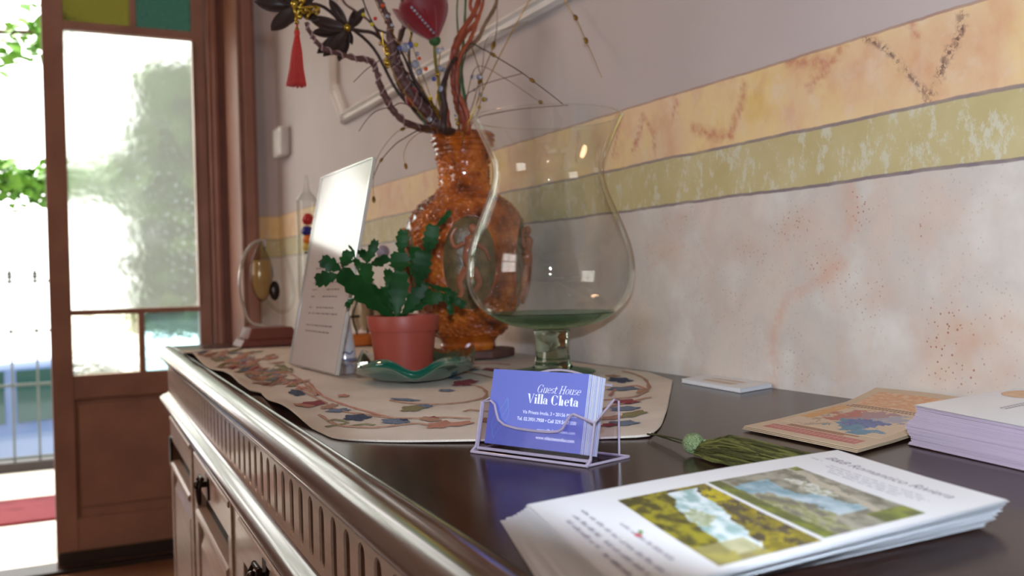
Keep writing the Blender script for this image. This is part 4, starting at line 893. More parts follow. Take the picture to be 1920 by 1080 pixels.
#PART4#
# ------------------------------------------------------------------ lettering helpers
def textpoly(s, size, align='LEFT', shear=0, bold=0, sx=1.0):
    cu = bpy.data.curves.new('lettering', 'FONT'); cu.body = s; cu.size = size; cu.align_x = align; cu.shear = shear; cu.offset = bold; cu.resolution_u = 3
    o = bpy.data.objects.new('lettering', cu); COL.objects.link(o); bpy.context.view_layer.update()
    me = bpy.data.meshes.new_from_object(o.evaluated_get(bpy.context.evaluated_depsgraph_get()))
    vs = [(v.co.x*sx, v.co.y) for v in me.vertices]; fs = [tuple(p.vertices) for p in me.polygons]
    bpy.data.objects.remove(o); bpy.data.curves.remove(cu); bpy.data.meshes.remove(me); return vs, fs
def didone(s, H, bold=1.0, slant=0.0):
    # high-contrast roman letters: heavy uprights, hairline serifs; returns quads in units of the cap height H
    V, Fc = [], []; x = 0; T = .15*bold; h = .032; xh = .64
    def quad(a, b_, c, d): n = len(V); V.extend([a, b_, c, d]); Fc.append((n, n+1, n+2, n+3))
    def bar(x0, x1, y0, y1): quad((x0, y0), (x1, y0), (x1, y1), (x0, y1))
    def serif(xc, y, w_): bar(xc-w_/2, xc+w_/2, y, y+h)
    def arc(cx, cy, rx, ry, a0, a1, t, n=18, thin=h):
        P = []
        for i in range(n+1):
            a = radians(a0+(a1-a0)*i/n); k = abs(cos(a))**1.3; tt = thin+(t-thin)*k
            P.append(((cx+rx*cos(a), cy+ry*sin(a)), (cx+(rx-tt)*cos(a), cy+(ry-max(thin, tt*.35))*sin(a))))
        for p, q in zip(P[:-1], P[1:]): quad(p[0], q[0], q[1], p[1])
    def dot(cx, cy, r): n = len(V); V.extend([(cx+r*cos(2*pi*i/10), cy+r*sin(2*pi*i/10)) for i in range(10)]); Fc.append(tuple(range(n, n+10)))
    for ch in s:
        if ch == ' ': x += .34; continue
        if ch == 'V':
            quad((x+.04, 1), (x+.04+T*1.15, 1), (x+.42, 0), (x+.36, 0)); quad((x+.66, 1), (x+.71, 1), (x+.42, 0), (x+.38, 0)); serif(x+.11, 1-h, .3); serif(x+.68, 1-h, .22); w_ = .78
        elif ch in 'il':
            top = xh if ch == 'i' else 1.02; bar(x+.08, x+.08+T, 0, top); serif(x+.08+T/2, 0, .28); bar(x, x+.1, top-h, top)
            if ch == 'i': dot(x+.08+T/2, .86, .09)
            w_ = .33
        elif ch == 'a':
            bar(x+.30, x+.30+T*.9, .04, xh-.12); arc(x+.24, xh-.2, .21, .2, 0, 150, T*.9); arc(x+.2, .2, .2, .2, 40, 330, T*.9); bar(x+.38, x+.52, 0, h*1.6); dot(x+.1, xh-.17, .06); w_ = .55
        elif ch == 'C':
            arc(x+.38, .5, .38, .52, 40, 320, T*1.15); bar(x+.66, x+.69, .66, .98); bar(x+.66, x+.69, .04, .24); w_ = .80
        elif ch == 'G':
            arc(x+.38, .5, .38, .52, 40, 320, T*1.15); bar(x+.66, x+.69, .7, .98); bar(x+.6, x+.6+T, .04, .44); serif(x+.66, .42, .28); w_ = .86
        elif ch in 'hn':
            bar(x+.08, x+.08+T, 0, 1.02 if ch == 'h' else xh); arc(x+.30, xh-.2, .20, .21, 0, 160, T); bar(x+.50-T, x+.50, 0, xh-.2); serif(x+.08+T/2, 0, .25); serif(x+.5-T/2, 0, .25); bar(x, x+.1, 1.02-h, 1.02); w_ = .64
        elif ch == 'e':
            arc(x+.25, .32, .25, .33, 0, 320, T); bar(x+.1, x+.48, .33, .33+h*1.2); w_ = .54
        elif ch == 't':
            bar(x+.1, x+.1+T, .08, .86); bar(x-.03, x+.36, xh-.07, xh); arc(x+.26, .14, .16, .14, 180, 330, T*.7); w_ = .42
        elif ch == 'u':
            bar(x+.07, x+.07+T, .14, xh); arc(x+.25, .16, .18, .17, 180, 350, T*.6); bar(x+.42, x+.42+T, 0, xh); serif(x+.07, xh-h, .2); serif(x+.40, xh-h, .2); serif(x+.52, 0, .2); w_ = .63
        elif ch == 's':
            arc(x+.2, .47, .17, .17, 30, 240, T*.8); arc(x+.2, .17, .18, .17, -150, 80, T*.8); w_ = .42
        elif ch == 'o':
            arc(x+.26, .32, .26, .33, 0, 360, T, 24); w_ = .57
        elif ch == 'H':
            bar(x+.1, x+.1+T, 0, 1); bar(x+.58, x+.58+T, 0, 1); bar(x+.1, x+.7, .5, .5+h*1.2)
            for xx in (.1+T/2, .58+T/2): serif(x+xx, 0, .3); serif(x+xx, 1-h, .3)
            w_ = .86
        x += w_
    return [((px+slant*py)*H, py*H) for px, py in V], Fc, x*H

# ------------------------------------------------------------------ business cards in their holder
Oc = Vector((.2785, .6275, .8)); e1 = Vector((.42, -.907, 0)).normalized(); e2 = Vector((.907, .42, 0)).normalized(); ez = Vector((0, 0, 1))
LE = radians(14)
up = (ez*cos(LE)+e2*sin(LE)); back = (e2*cos(LE)-ez*sin(LE))
def hp(a, d, z): return Oc+e1*a+e2*d+ez*z
M['holder'] = thinglass('holder_acrylic', (.95, .94, .965), (.66, .61, .70), .4, .14)
M['holder_edge'] = mat('holder_edge', (198, 186, 206), .08, trans=.35, scale=6)
ch = thing('card_holder', 'small clear acrylic business card holder standing on the dark sideboard in front of the runner', 'card holder', tuple(Oc))
base0 = hp(.004, .006, .0065)        # lower front-left corner of the cards
def cp(a, t, o=0): return base0+e1*a+up*t+back*o
def polyp(pts, o0, o1, fn): return [fn(a, t, o0) for a, t in pts], [fn(a, t, o1) for a, t in pts]
lip = [(-.004, -.004), (.0955, -.004), (.0955, .0215), (.084, .0245), (.0775, .0262), (.0745, .0250), (.0720, .021), (.0695, .0158), (.066, .0135), (.058, .0124), (.045, .0122), (.030, .0126), (.018, .0142), (.0120, .0175), (.0090, .023), (.0068, .0282), (.003, .0308), (-.004, .0292)]
b = MB(); P0, P1 = polyp(lip, -.0030, -.0010, cp); k = len(lip); b.add(P0+P1, [tuple(range(k)), tuple(range(k, 2*k))[::-1]]); b.build('front_panel', M['holder'], ch)
b = MB(); b.add(P0+P1, [(i, (i+1) % k, (i+1) % k+k, i+k) for i in range(k)]); b.tube([(P0[i]+P1[i])/2 for i in range(2, k)]+[(P0[0]+P1[0])/2], .0010, 6)
# side walls, base and feet edges
for a in (-.005, .0955):
    pts = [cp(a, -.004, -.003), cp(a, .0215 if a > 0 else .0292, -.003), cp(a, .040, .018), cp(a, .040, .024), hp(a+.004, .038, .002), hp(a+.004, .004, .0)]
    q = MB(); q.add(pts, [(0, 1, 2, 3, 4, 5)]); q.build('side_panel', M['holder'], ch); b.tube(pts[:5], .0008, 6)
b.tube([hp(-.001, -.003, .0012), hp(.100, -.003, .0012), hp(.106, .040, .0012), hp(-.004, .040, .0012), hp(-.001, -.003, .0012)], .0010, 6)
b.tube([hp(-.001, -.003, .001), cp(-.005, -.003, -.003)], .0010, 6); b.tube([hp(.100, -.003, .001), cp(.0955, -.003, -.003)], .0013, 6)
b.tube([cp(-.004, -.004, -.002), cp(.0955, -.004, -.002)], .0012, 6)
TB = .0225
arc_ = [cp(-.004, -.003, TB), cp(-.004, .040, TB), cp(.006, .050, TB)]+[cp(.008+.074*s, .050+.0135*sin(pi*(.12+.76*s))-.0045, TB) for s in [i/14 for i in range(15)]]+[cp(.090, .050, TB), cp(.0955, .040, TB), cp(.0955, -.003, TB)]
b.tube(arc_[2:-2], .0009, 6)
b.build('polished_edges', M['holder_edge'], ch)
b = MB(); k = len(arc_); b.add(arc_, [tuple(range(k))]); b.build('back_panel', M['holder'], ch)
b = MB(); b.add([hp(-.001, -.003, .0015), hp(.100, -.003, .0015), hp(.106, .040, .0015), hp(-.004, .040, .0015)], [(0, 1, 2, 3)]); b.build('base_panel', M['holder'], ch)
M['card_white'] = mat('card_stock', (222, 226, 236), .6, scale=10, c2=(212, 216, 228))
M['card_print'] = mat('card_white_print', (232, 238, 252), .5, scale=10, c2=(226, 232, 250))
M['card_swirl'] = mat('card_swirl', (96, 142, 214), .4, scale=10)
M['card_blue'] = mat('card_periwinkle', (92, 100, 180), .4, scale=4, c2=(86, 104, 178))
CW, CHH, CT = .085, .0545, .00062
def roundrect(w_, h_, r=.0012): return [(w_, 0), (w_, h_), (0, h_), (0, 0)]
def cardmesh(b, o, m_front=1):
    P = [cp(a, t, o) for a, t in ((0, 0), (CW, 0), (CW, CHH), (0, CHH))]+[cp(a, t, o+CT*.985) for a, t in ((0, 0), (CW, 0), (CW, CHH), (0, CHH))]
    b.add(P, [(0, 1, 2, 3)], m_front); b.add(P, [(4, 7, 6, 5), (0, 4, 5, 1), (1, 5, 6, 2), (2, 6, 7, 3), (3, 7, 4, 0)], 0)
b = MB(); cardmesh(b, 0)
def ontocard(vf, a0, t0, m): b.add([cp(a0+x, t0+y, -.00012) for x, y in vf[0]], vf[1], m)
v, f, wd_ = didone('Villa Cheta', .0068, 1.25); sx = .0445/wd_; ontocard(([(x*sx, y) for x, y in v], f), CW-.006-.0445, .0315, 2)
v, f, wd_ = didone('Guest House', .0056, .62, .28); sx = .0375/wd_; ontocard(([(x*sx, y) for x, y in v], f), CW-.0055-.0375, .0395, 2)
for s, t, sz, bo in (('Via Privata Imola, 3 • 20156 Milano', .0240, .0034, 0), ('Tel. 02.3931.7958 • Cell 329.5487.000', .0190, .0034, .00003), ('www.villachetamilano.com', .0125, .0031, 0), ('www.villachetamilan.com', .0070, .0033, .00008)):
    v, f = textpoly(s, sz, 'RIGHT', bold=bo, sx=.98); ontocard((v, f), CW-.006, t, 2)
for s0 in (.007, .0095, .012):
    pth = [(s0+.004*sin(t*5+s0*400)+.005*t, .004+.030*t) for t in [i/24 for i in range(25)]]
    vv_ = [cp(x+dx, y, -.0001) for x, y in pth for dx in (-.00018, .00018)]; b.add(vv_, [(2*i, 2*i+1, 2*i+3, 2*i+2) for i in range(24)], 3)
first = b.build('business_card', [M['card_white'], M['card_blue'], M['card_print'], M['card_swirl']])
GC = 'business cards in the clear holder'
tag(first, 'blue printed business card at the front of the pack in the clear holder', 'business card', GC)
b = MB(); cardmesh(b, CT); base_card = b.build('business_card', [M['card_white'], M['card_blue']])
LBC = 'white-edged business card in the pack behind the front blue card in the clear holder'
tag(base_card, LBC, 'business card', GC)
rnd = random.Random(2)
for i in range(2, 34):
    o = base_card.copy(); COL.objects.link(o); o.location = back*(CT*(i-1))+e1*rnd.uniform(-.0004, .0004)

# ------------------------------------------------------------------ printed pictures as coloured faces
def fbm(x, y, s=0): return noise.fractal(Vector((x, y, s)), .9, 2.0, 4)
def lerp3(a, c, t): t = max(0, min(1, t)); return tuple(p+(q-p)*t for p, q in zip(a, c))
def pic_grid(b, cols, fn, pos, nu, nv, mi):
    base = len(b.f); b.grid(pos, nu, nv, mi)
    for j in range(nv):
        for i in range(nu): cols[base+j*nu+i] = fn((i+.5)/nu, (j+.5)/nv)
def apply_cols(o, cols):
    me = o.data; at = me.color_attributes.new('Col', 'FLOAT_COLOR', 'CORNER')
    for p in me.polygons:
        c = cols.get(p.index)
        if c:
            c = srgb(*c)
            for l in p.loop_indices: at.data[l].color = c
M['print'] = vcmat('printed_picture', .38)
def waterfall(u, v):        # autumn leaves over pale water
    n = fbm(u*4, v*4, 1); n2 = fbm(u*8, v*8, 3)*1.2; n3 = fbm(u*22, v*22, 5)
    leaf = lerp3((186, 170, 26), (120, 112, 34), .5+n2*1.3+n3*.5); darkc = lerp3((64, 58, 40), (96, 88, 66), .5+n3*1.4)
    c = leaf if n2+.4*n > -.05 else darkc
    band = (v-.12)-(u*.46)+.10*n              # the water runs across from the top left to the right
    if -.02 < band < .34-.12*u and .04 < u < .93:
        c = lerp3((226, 238, 244), (150, 186, 186), max(0, .35+n2*1.2+(band-.1)*1.4))
        if (u-.45)**2/.014+(v-.56)**2/.012 < 1+n2: c = lerp3((150, 160, 120), (196, 206, 186), .5+n3)
    elif band >= .34-.12*u: c = lerp3((150, 144, 30), (70, 68, 28), .5+n2*1.6)
    elif .1 < u < .3 and v < .26 and n2 > -.3: c = lerp3((196, 184, 24), (170, 156, 28), .5+n3)
    if u > .78 and v > .5: c = lerp3(c, (176, 168, 110), .7)
    return c
def pool(u, v):             # grey rocks with a pale blue pool
    n = fbm(u*4+9, v*4, 1); n2 = fbm(u*7, v*7+4, 3)*1.2; n3 = fbm(u*20, v*20, 2)
    c = lerp3((112, 112, 98), (162, 160, 146), .5+n2*1.1+n3*.4)
    w_ = (v-.50)-.10*sin(u*6)+.16*n
    if -.05-.12*u < w_ < .20 and .12 < u < .80: c = lerp3((118, 158, 172), (186, 204, 214), .35+(u-.3)*1.1+n2*.7)
    if ((u-.38)**2/.03+(v-.30)**2/.012 < 1+n2): c = lerp3((208, 212, 208), (150, 152, 120), .4+n3*1.4)
    if w_ > .22 and u > .3 and n2 > -.1: c = lerp3((176, 178, 150), (120, 126, 70), .5+n3)
    if abs(v-.10-.18*u-.05*n) < .035: c = (184, 178, 160)
    if v > .88 or (u > .86 and v < .4) or (u < .08 and v < .1): c = lerp3((130, 142, 50), (88, 98, 48), .5+n2)
    return c
def face_pic(u, v): return (210, 150, 90)

# front leaflets
Bq, Cq, Aq = Vector((.4508, .4467, 0)), Vector((.4178, .304, 0)), Vector((.2165, .4246, 0))
eC, eA = Cq-Bq, Aq-Bq
def leafp(s, t, z0, off=(0, 0), rot=0):
    x = Bq+eC*s+eA*t
    if rot:
        piv = Bq+eC*.5+eA*.5; d = x-piv; x = piv+Vector((d.x*cos(rot)-d.y*sin(rot), d.x*sin(rot)+d.y*cos(rot), 0))
    curl = .0012*sin(pi*t)*(1-s)+.0022*max(0, s-.6)
    return Vector((x.x+off[0], x.y+off[1], z0+curl*(.3+.7*min(1, (z0-.8)/.010))))
cols = {}; b = MB(); ZT = .8118
b.grid(lambda u, v: leafp(u, v, ZT), 12, 18, 0)
def sub(s0, s1, t0, t1, dz=.00008): return lambda u, v: leafp(s0+(s1-s0)*u, t0+(t1-t0)*v, ZT+dz)
# pictures: read with their top toward the title
pic_grid(b, cols, lambda u, v: pool(u, v), sub(.16, .94, .235, .532), 90, 50, 1)
pic_grid(b, cols, lambda u, v: waterfall(u, v), sub(.165, .955, .545, .798), 90, 44, 1)
def ontoleaf(vf, s0, t0, m=2, dz=.0001): b.add([leafp(s0+x/.1464, t0-y/.2353, ZT+dz) for x, y in vf[0]], vf[1], m)
v, f = textpoly('B&B Romantico Riviera', .0108, 'LEFT', shear=.3, bold=0, sx=1.0); mx_ = max(x for x, y in v); v = [(x*.112/mx_, y) for x, y in v]; ontoleaf((v, f), .10, .105)
rnd = random.Random(9)
def scribble(s0, s1, t, hgt=.0016, m=2, gap=.14):
    s = s0
    while s < s1:
        l = rnd.uniform(.03, .08); l = min(l, s1-s)
        n = int(l/.008)+1
        for i in range(n):
            a = s+i*.008; hh = hgt*rnd.uniform(.5, 1.3)/.2353
            b.add([leafp(a, t, ZT+.0001), leafp(a+.005, t, ZT+.0001), leafp(a+.005, t-hh, ZT+.0001), leafp(a, t-hh, ZT+.0001)], [(0, 1, 2, 3)], m)
        s += l+.018
for t, a0, a1 in ((.135, .06, .14), (.145, .22, .80), (.162, .22, .84), (.178, .28, .82), (.194, .30, .72)): scribble(a0, a1, t, .0013, 4)
for t, a0, a1 in ((.905, .20, .93), (.935, .24, .52), (.935, .55, .9), (.862, .42, .84), (.96, .28, .6), (.965, .66, .97)): scribble(a0, a1, t, .0024, 2)
for (s, t, m, r) in ((.535, .842, 5, .0022), (.565, .856, 3, .0030), (.55, .846, 5, .0018)):
    b.add([leafp(s+r*cos(a)/.1464, t+r*sin(a)*.6/.2353, ZT+.0001) for a in [2*pi*i/10 for i in range(10)]], [tuple(range(10))], m)
M['leaflet'] = mat('leaflet_paper', (232, 234, 238), .4, scale=8, c2=(226, 229, 234)); M['leaf_ink'] = mat('leaflet_ink', (150, 142, 158), .6, scale=8); M['red_ink'] = mat('red_ink', (208, 70, 84), .6, scale=8)
M['pale_ink'] = mat('pale_grey_ink', (168, 168, 184), .6, scale=8); M['green_ink'] = mat('green_ink', (120, 160, 110), .6, scale=8)
o = b.build('leaflet', [M['leaflet'], M['print'], M['leaf_ink'], M['red_ink'], M['pale_ink'], M['green_ink']], None, smooth=False); apply_cols(o, cols)
GL = 'leaflets stacked at the near end of the sideboard'
tag(o, 'white leaflet with two landscape photos, topmost of the near stack on the sideboard', 'leaflet', GL)
rnd = random.Random(21); nsh = 26
for i in range(nsh):
    k = (i+1)/nsh; fan = k**1.4; piv = Bq+eC*.5+eA*.5; z0 = ZT-.0004-.0110*k
    rz = -.075*fan*(1 if i > 8 else .4)+rnd.gauss(0, .006); off = (rnd.gauss(0, .0009)-.010*fan, rnd.gauss(0, .0009)+.011*fan)
    b = MB(); b.grid(lambda u, v: leafp(u, v, z0, off, rz), 6, 9, 0); o = b.build('leaflet', [M['leaflet']])
    tag(o, 'plain-edged white leaflet underneath in the near stack on the sideboard', 'leaflet', GL)
# right-hand stack
P0 = Vector((.552, .4735, 0)); a1 = Vector((.989, .147, 0)); a2 = Vector((-.11, -.994, 0)); SL, SW = .210, .142
def stp(s, t, z): 
    x = P0+a1*(SW*s)+a2*(SL*t); dr = .0045*(1-s)**2*(t*1.2)**.8 if z < .88 else 0
    return Vector((x.x, x.y, z-dr-.006*max(0, t-.35)*0))
M['mauve_paper'] = mat('lilac_paper', (192, 180, 196), .6, scale=8, c2=(182, 168, 186)); M['grey_ink2'] = mat('fine_grey_ink', (150, 146, 152), .6, scale=8)
M['ochre_print'] = mat('ochre_print', (206, 158, 116), .6, c2=(226, 196, 164), scale=90, amt=.6)
b = MB(); ZS = .8292; b.grid(lambda u, v: stp(u, v, ZS), 10, 16, 0)
pp2 = [stp(.80+.15*cos(a), .12+.085*sin(a), ZS+.0002) for a in [2*pi*i/24 for i in range(24)]]; b.add(pp2, [tuple(range(24))], 1)
for k in range(2):
    for i in range(16): s = .30+.03*i; b.add([stp(s, .22+.02*k, ZS+.0002), stp(s+.022, .22+.02*k, ZS+.0002), stp(s+.022, .228+.02*k, ZS+.0002), stp(s, .228+.02*k, ZS+.0002)], [(0, 1, 2, 3)], 2)
o = b.build('flyer', [M['leaflet'], M['ochre_print'], M['grey_ink2']]); GR = 'lilac-edged flyers in the tall stack at the right'
tag(o, 'white flyer with a round ochre print, topmost of the tall stack at the right', 'flyer', GR)
for i in range(60):
    k = (i+1)/60; sh = .0025*sin(k*9)-.004*k; z0 = ZS-.0004-.0282*k; dx, dy, rz = rnd.gauss(0, .0004)+sh*.3-.004*k, rnd.gauss(0, .0004)-sh, rnd.gauss(0, .004)+.03*k*sin(k*5)
    def fn(u, v):
        p = stp(u, v, .9); p.z = z0-.0045*(1-u)**2*(v*1.2)**.8*(1-k); c = P0+a1*.07+a2*.1; d = p-c; return Vector((c.x+dx+d.x*cos(rz)-d.y*sin(rz), c.y+dy+d.x*sin(rz)+d.y*cos(rz), p.z))
    def fn0(u, v):
        s_ = 1-u; return fn(u, v)
    b = MB(); b.grid(fn, 5, 8, 0); o = b.build('flyer', [M['mauve_paper']], None, solid=.0003)
    tag(o, 'lilac-edged flyer lower in the tall stack at the right', 'flyer', GR)
# beige flyers leaning against the wall
f0, fe1, fe2 = Vector((.4985, .5925, 0)), Vector((.9665, .257, 0)), Vector((-.02, -1, 0))
FL = .2120; FW = .1205
def flp(s, t, z0, dx=0):
    x = f0+fe1*(FL*s+dx)+fe2*(FW*t); z = z0+.0052*max(0, s-.25)+.020*max(0, s-.74)**1.2*1.6+.0012*sin(pi*t)*(s)
    return Vector((min(x.x, .7045), x.y, z))
M['beige'] = mat('beige_paper', (204, 184, 158), .5, scale=12, c2=(196, 175, 148))
def blue_pic(u, v):
    n = fbm(u*7, v*7, 2)*.14; c = (206, 182, 152); n2 = fbm(u*12, v*10, 6)
    v2 = v+n; u2 = u+n
    if (v2-.50+.5*(u2-.5))**2/.05+(u2-.36)**2/.14 < 1: c = lerp3((62, 118, 148), (86, 138, 168), .5+n2)
    if (v2-.64)**2/.03+(u2-.5)**2/.06 < 1: c = lerp3((84, 106, 170), (64, 84, 140), .5+n2)
    if (v2-.30)**2/.014+(u2-.62)**2/.09 < 1: c = (176, 92, 74)
    if (v2-.50)**2/.012+(u2-.76)**2/.05 < 1: c = (160, 120, 128)
    if (v2-.72)**2/.012+(u2-.72)**2/.03 < 1: c = (158, 156, 172)
    if abs(v2-.16-.08*sin(u*9)) < .025 or (u < .24 and abs(v-.25-.6*u) < .03): c = (166, 140, 120)
    if v < .14 and u > .3: c = (204, 150, 74)
    if n2 > .55: c = lerp3(c, (210, 190, 180), .5)
    return c
cols = {}; b = MB(); ZF = .8034; b.grid(lambda u, v: flp(u, v, ZF), 24, 12, 0)
pic_grid(b, cols, lambda u, v: blue_pic(u, v), lambda u, v: flp(.20+.45*u, .06+.86*v, ZF+.00015), 60, 60, 1)
pic_grid(b, cols, lambda u, v: lerp3((168, 78, 76), (186, 108, 98), .5+fbm(v*30, u*4)*.8) if not (int(v*60) % 3 == 0 and .3 < u < .75) else (206, 150, 130), lambda u, v: flp(.055+.075*u, .10+.80*v, ZF+.00015), 8, 60, 1)
pic_grid(b, cols, lambda u, v: lerp3((204, 146, 96), (216, 182, 150), .3+fbm(v*12, u*9)*1.2), lambda u, v: flp(.72+.22*u, .10+.80*v, ZF+.00015), 16, 50, 1)
for k, (s_, t0_, t1_) in enumerate(((.66, .1, .9), (.69, .12, .85), (.165, .2, .8), (.145, .2, .7))):
    for i in range(24):
        t = t0_+(t1_-t0_)*i/24; b.add([flp(s_, t, ZF+.0002), flp(s_+.012, t, ZF+.0002), flp(s_+.012, t+.02, ZF+.0002), flp(s_, t+.02, ZF+.0002)], [(0, 1, 2, 3)], 2)
M['brown_ink'] = mat('brown_ink', (150, 104, 84), .6, scale=20)
o = b.build('flyer', [M['beige'], M['print'], M['brown_ink']], None, solid=.0004); apply_cols(o, cols)
GB = 'beige flyers curling up at the wall'
tag(o, 'beige illustrated flyer with blue figures and a red strip, uppermost of its small pile', 'flyer', GB)
for i, lb in ((1, 'beige flyer directly beneath the one with blue figures, its pale edge showing'), (2, 'lowest beige flyer of the small pile by the wall, flat on the sideboard')):
    b = MB(); b.grid(lambda u, v: flp(u, v, ZF-.0009*i, -.0014*i), 16, 8, 0); o = b.build('flyer', [M['beige']], None, solid=.0004); tag(o, lb, 'flyer', GB)
# small red card corner under the tall stack
b = MB(); b.prism([(P0.x-.002, P0.y-.012, .8002), (P0.x-.0045, P0.y-.021, .8002), (P0.x+.03, P0.y-.03, .8002), (P0.x+.035, P0.y-.012, .8002)], (0, 0, .0008)); b.f = b.f
o = b.build('red_card', [mat('red_card', (190, 84, 86), .5, scale=8)]); tag(o, 'corner of a red card peeping out beneath the tall lilac-edged stack', 'card')
# white booklet by the wall
bk = thing('booklet', 'thin white booklet lying against the wall at the back of the sideboard', 'booklet', (.68, .84, .8))
K4 = [Vector((.6575, .889, .8002)), Vector((.648, .775, .8002)), Vector((.7045, .790, .8002)), Vector((.7045, .905, .8002))]
for i, n_m in ((0, 'back_cover'), (1, 'pages'), (2, 'front_cover')):
    q = [K4[0].lerp(K4[2], 0)]; b = MB(); z = [.0002, .0010, .0042][i]; th_ = [.0006, .0030, .0006][i]; ins = .0012 if i == 1 else 0; c = sum(K4, Vector())/4
    b.prism([p+(c-p)*ins*10+Vector((0, 0, z)) for p in K4], (0, 0, th_))
    if i == 2:
        for s in (.25, .33, .41, .6, .68):
            A_2 = K4[0].lerp(K4[3], s); B_2 = K4[1].lerp(K4[2], s); b.add([A_2.lerp(B_2, .25)+Vector((0, 0, .0050)), A_2.lerp(B_2, .75)+Vector((0, 0, .0050)), A_2.lerp(B_2, .75)+Vector((.002, 0, .0050)), A_2.lerp(B_2, .25)+Vector((.002, 0, .0050))], [(0, 1, 2, 3)], 1)
    b.build(n_m, [M['leaflet'], M['ochre_print']], bk)
#PART5#
# ------------------------------------------------------------------ dried arrangement in the vase
M['branch'] = mat('purple_brown_twig', (112, 74, 68), .5, c2=(76, 48, 46), scale=60, stretch=(1, 1, 4), bump=.3)
M['branch_dark'] = mat('dark_twig', (70, 46, 40), .5, c2=(44, 30, 28), scale=60, bump=.3)
M['branch_rust'] = mat('rust_twig', (184, 88, 54), .45, c2=(120, 52, 38), scale=50, bump=.3)
M['branch_tan'] = mat('tan_twig', (150, 118, 94), .5, c2=(120, 90, 70), scale=60, bump=.3)
M['mauve_film'] = mat('mauve_ribbon', (176, 142, 140), .25, c2=(150, 116, 118), scale=60)
M['stem_green'] = mat('green_stem', (62, 104, 52), .45, c2=(44, 80, 40), scale=30)
M['gold'] = mat('gold', (206, 176, 74), .22, metal=.9, c2=(170, 138, 50), scale=60)
M['brown_metal'] = mat('dark_brown_leaf', (66, 46, 40), .45, c2=(48, 34, 30), scale=20)
M['crystal'] = mat('crystal', (196, 204, 222), .03, c2=(186, 194, 214), trans=.7, ior=1.6, scale=20)
M['rose'] = mat('red_silk', (150, 14, 32), .5, c2=(112, 8, 24), scale=12, sheen=.4)
M['tassel_red'] = mat('red_thread', (206, 46, 30), .6, c2=(160, 22, 18), scale=300, amt=.9, sheen=.2)
GB_ = 'twisted stems in the amber vase'
mouth = Vector((VX, VY, RZ+.013+.325))
def stem(name, pxs, depths, r, m, label, cat, film=False, n=7, curl=True, group=None, into=True, flat=.8):
    ds = depths if hasattr(depths, '__len__') else [depths]*len(pxs)
    if len(ds) == 2 and len(pxs) != 2: ds = [ds[0]+(ds[1]-ds[0])*i/(len(pxs)-1) for i in range(len(pxs))]
    P = [aty(px, py, d) for (px, py), d in zip(pxs, ds)]
    if into:
        q = P[0].lerp(mouth, .6); a = (P[0]-mouth); a.z = 0
        q = mouth+a*min(1, .030/max(a.length, 1e-6)); q.z = mouth.z+.004; bt = mouth+a*min(.5, .02/max(a.length, 1e-6)); bt.z = mouth.z-.06
        P = [bt, q]+P
    path = smoothpath(P, 7); k = len(path); rr = [r*(1-.55*i/(k-1))*(1+.10*sin(i*1.3)) for i in range(k)]
    if film:
        t = thing(name, label, cat, tuple(P[0]), group)
        b = MB(); b.tube(path, rr, 8, flat=flat, twist=.12); b.build('twig', m, t, smooth=True)
        b = MB(); hp_ = []
        for i in range(k*3):
            f = i/3; j = int(f); fr = f-j
            if j+1 >= k: break
            c = path[j].lerp(path[j+1], fr); tg = (path[j+1]-path[j]).normalized(); u = tg.orthogonal().normalized(); v = tg.cross(u); a = i*.30
            hp_.append(c+(u*cos(a)+v*sin(a))*rr[j]*1.02)
        b.tube(hp_, .0011, 5); b.build('ribbon', M['mauve_film'], t, smooth=True); return t
    b = MB(); b.tube(path, rr, n, flat=flat, twist=.1 if curl else 0); return tag(b.build(name, m, None, smooth=True), label, cat, group)
c3 = lambda L_: [(440+x*.41667, y*.41667) for x, y in L_]
stem('twisted_branch', c3([(885, 585), (830, 575), (760, 545), (715, 500), (680, 440), (655, 385), (640, 330), (622, 285), (590, 268), (540, 262), (480, 245), (430, 232), (390, 212), (360, 178), (335, 140), (322, 100)]), (1.33, 1.26), .0064, M['branch'],
     'long purple-brown twisted branch arching low to the left towards the red tassel', 'branch', True, group=GB_)
stem('twisted_branch', c3([(915, 570), (880, 520), (835, 475), (790, 420), (760, 370), (735, 320), (720, 270), (708, 220), (700, 160), (698, 110), (680, 60), (655, 10), (640, -40)]), (1.33, 1.30), .0098, M['branch'],
     'thickest purple-brown twisted branch rising left of the red rose, with mauve ribbon spiral', 'branch', True, group=GB_)
stem('twisted_branch', c3([(925, 560), (900, 500), (860, 450), (800, 385), (760, 330), (745, 290), (730, 230), (745, 170), (770, 90), (765, 20), (740, -40)]), (1.34, 1.36), .0076, M['branch_dark'],
     'dark twisted branch passing just left of the crystal beads behind the thick one', 'branch', True, group=GB_)
stem('twisted_branch', c3([(905, 575), (840, 530), (790, 470), (740, 390), (715, 320), (690, 250), (660, 180), (620, 110), (560, 60), (500, 20), (470, -30)]), (1.35, 1.42), .0042, M['branch'],
     'thin purple twig curving up to the left behind the dark metal leaves', 'branch', group=GB_)
stem('twisted_branch', c3([(945, 580), (935, 520), (940, 450), (945, 380), (960, 310), (1000, 255), (1050, 215), (1095, 175), (1120, 120), (1150, 70), (1175, 20), (1180, -30)]), (1.31, 1.30), .0062, M['branch_tan'],
     'tan twisted branch leaning to the right of the green stems', 'branch', group=GB_)
stem('twisted_branch', c3([(1045, 590), (1030, 530), (1010, 470), (995, 410), (985, 360), (985, 300), (985, 250), (1000, 190), (1030, 130), (1070, 70), (1095, 10), (1100, -40)]), (1.30, 1.28), .0092, M['branch_rust'],
     'rust-orange twisted branch right of the red rose', 'branch', group=GB_)
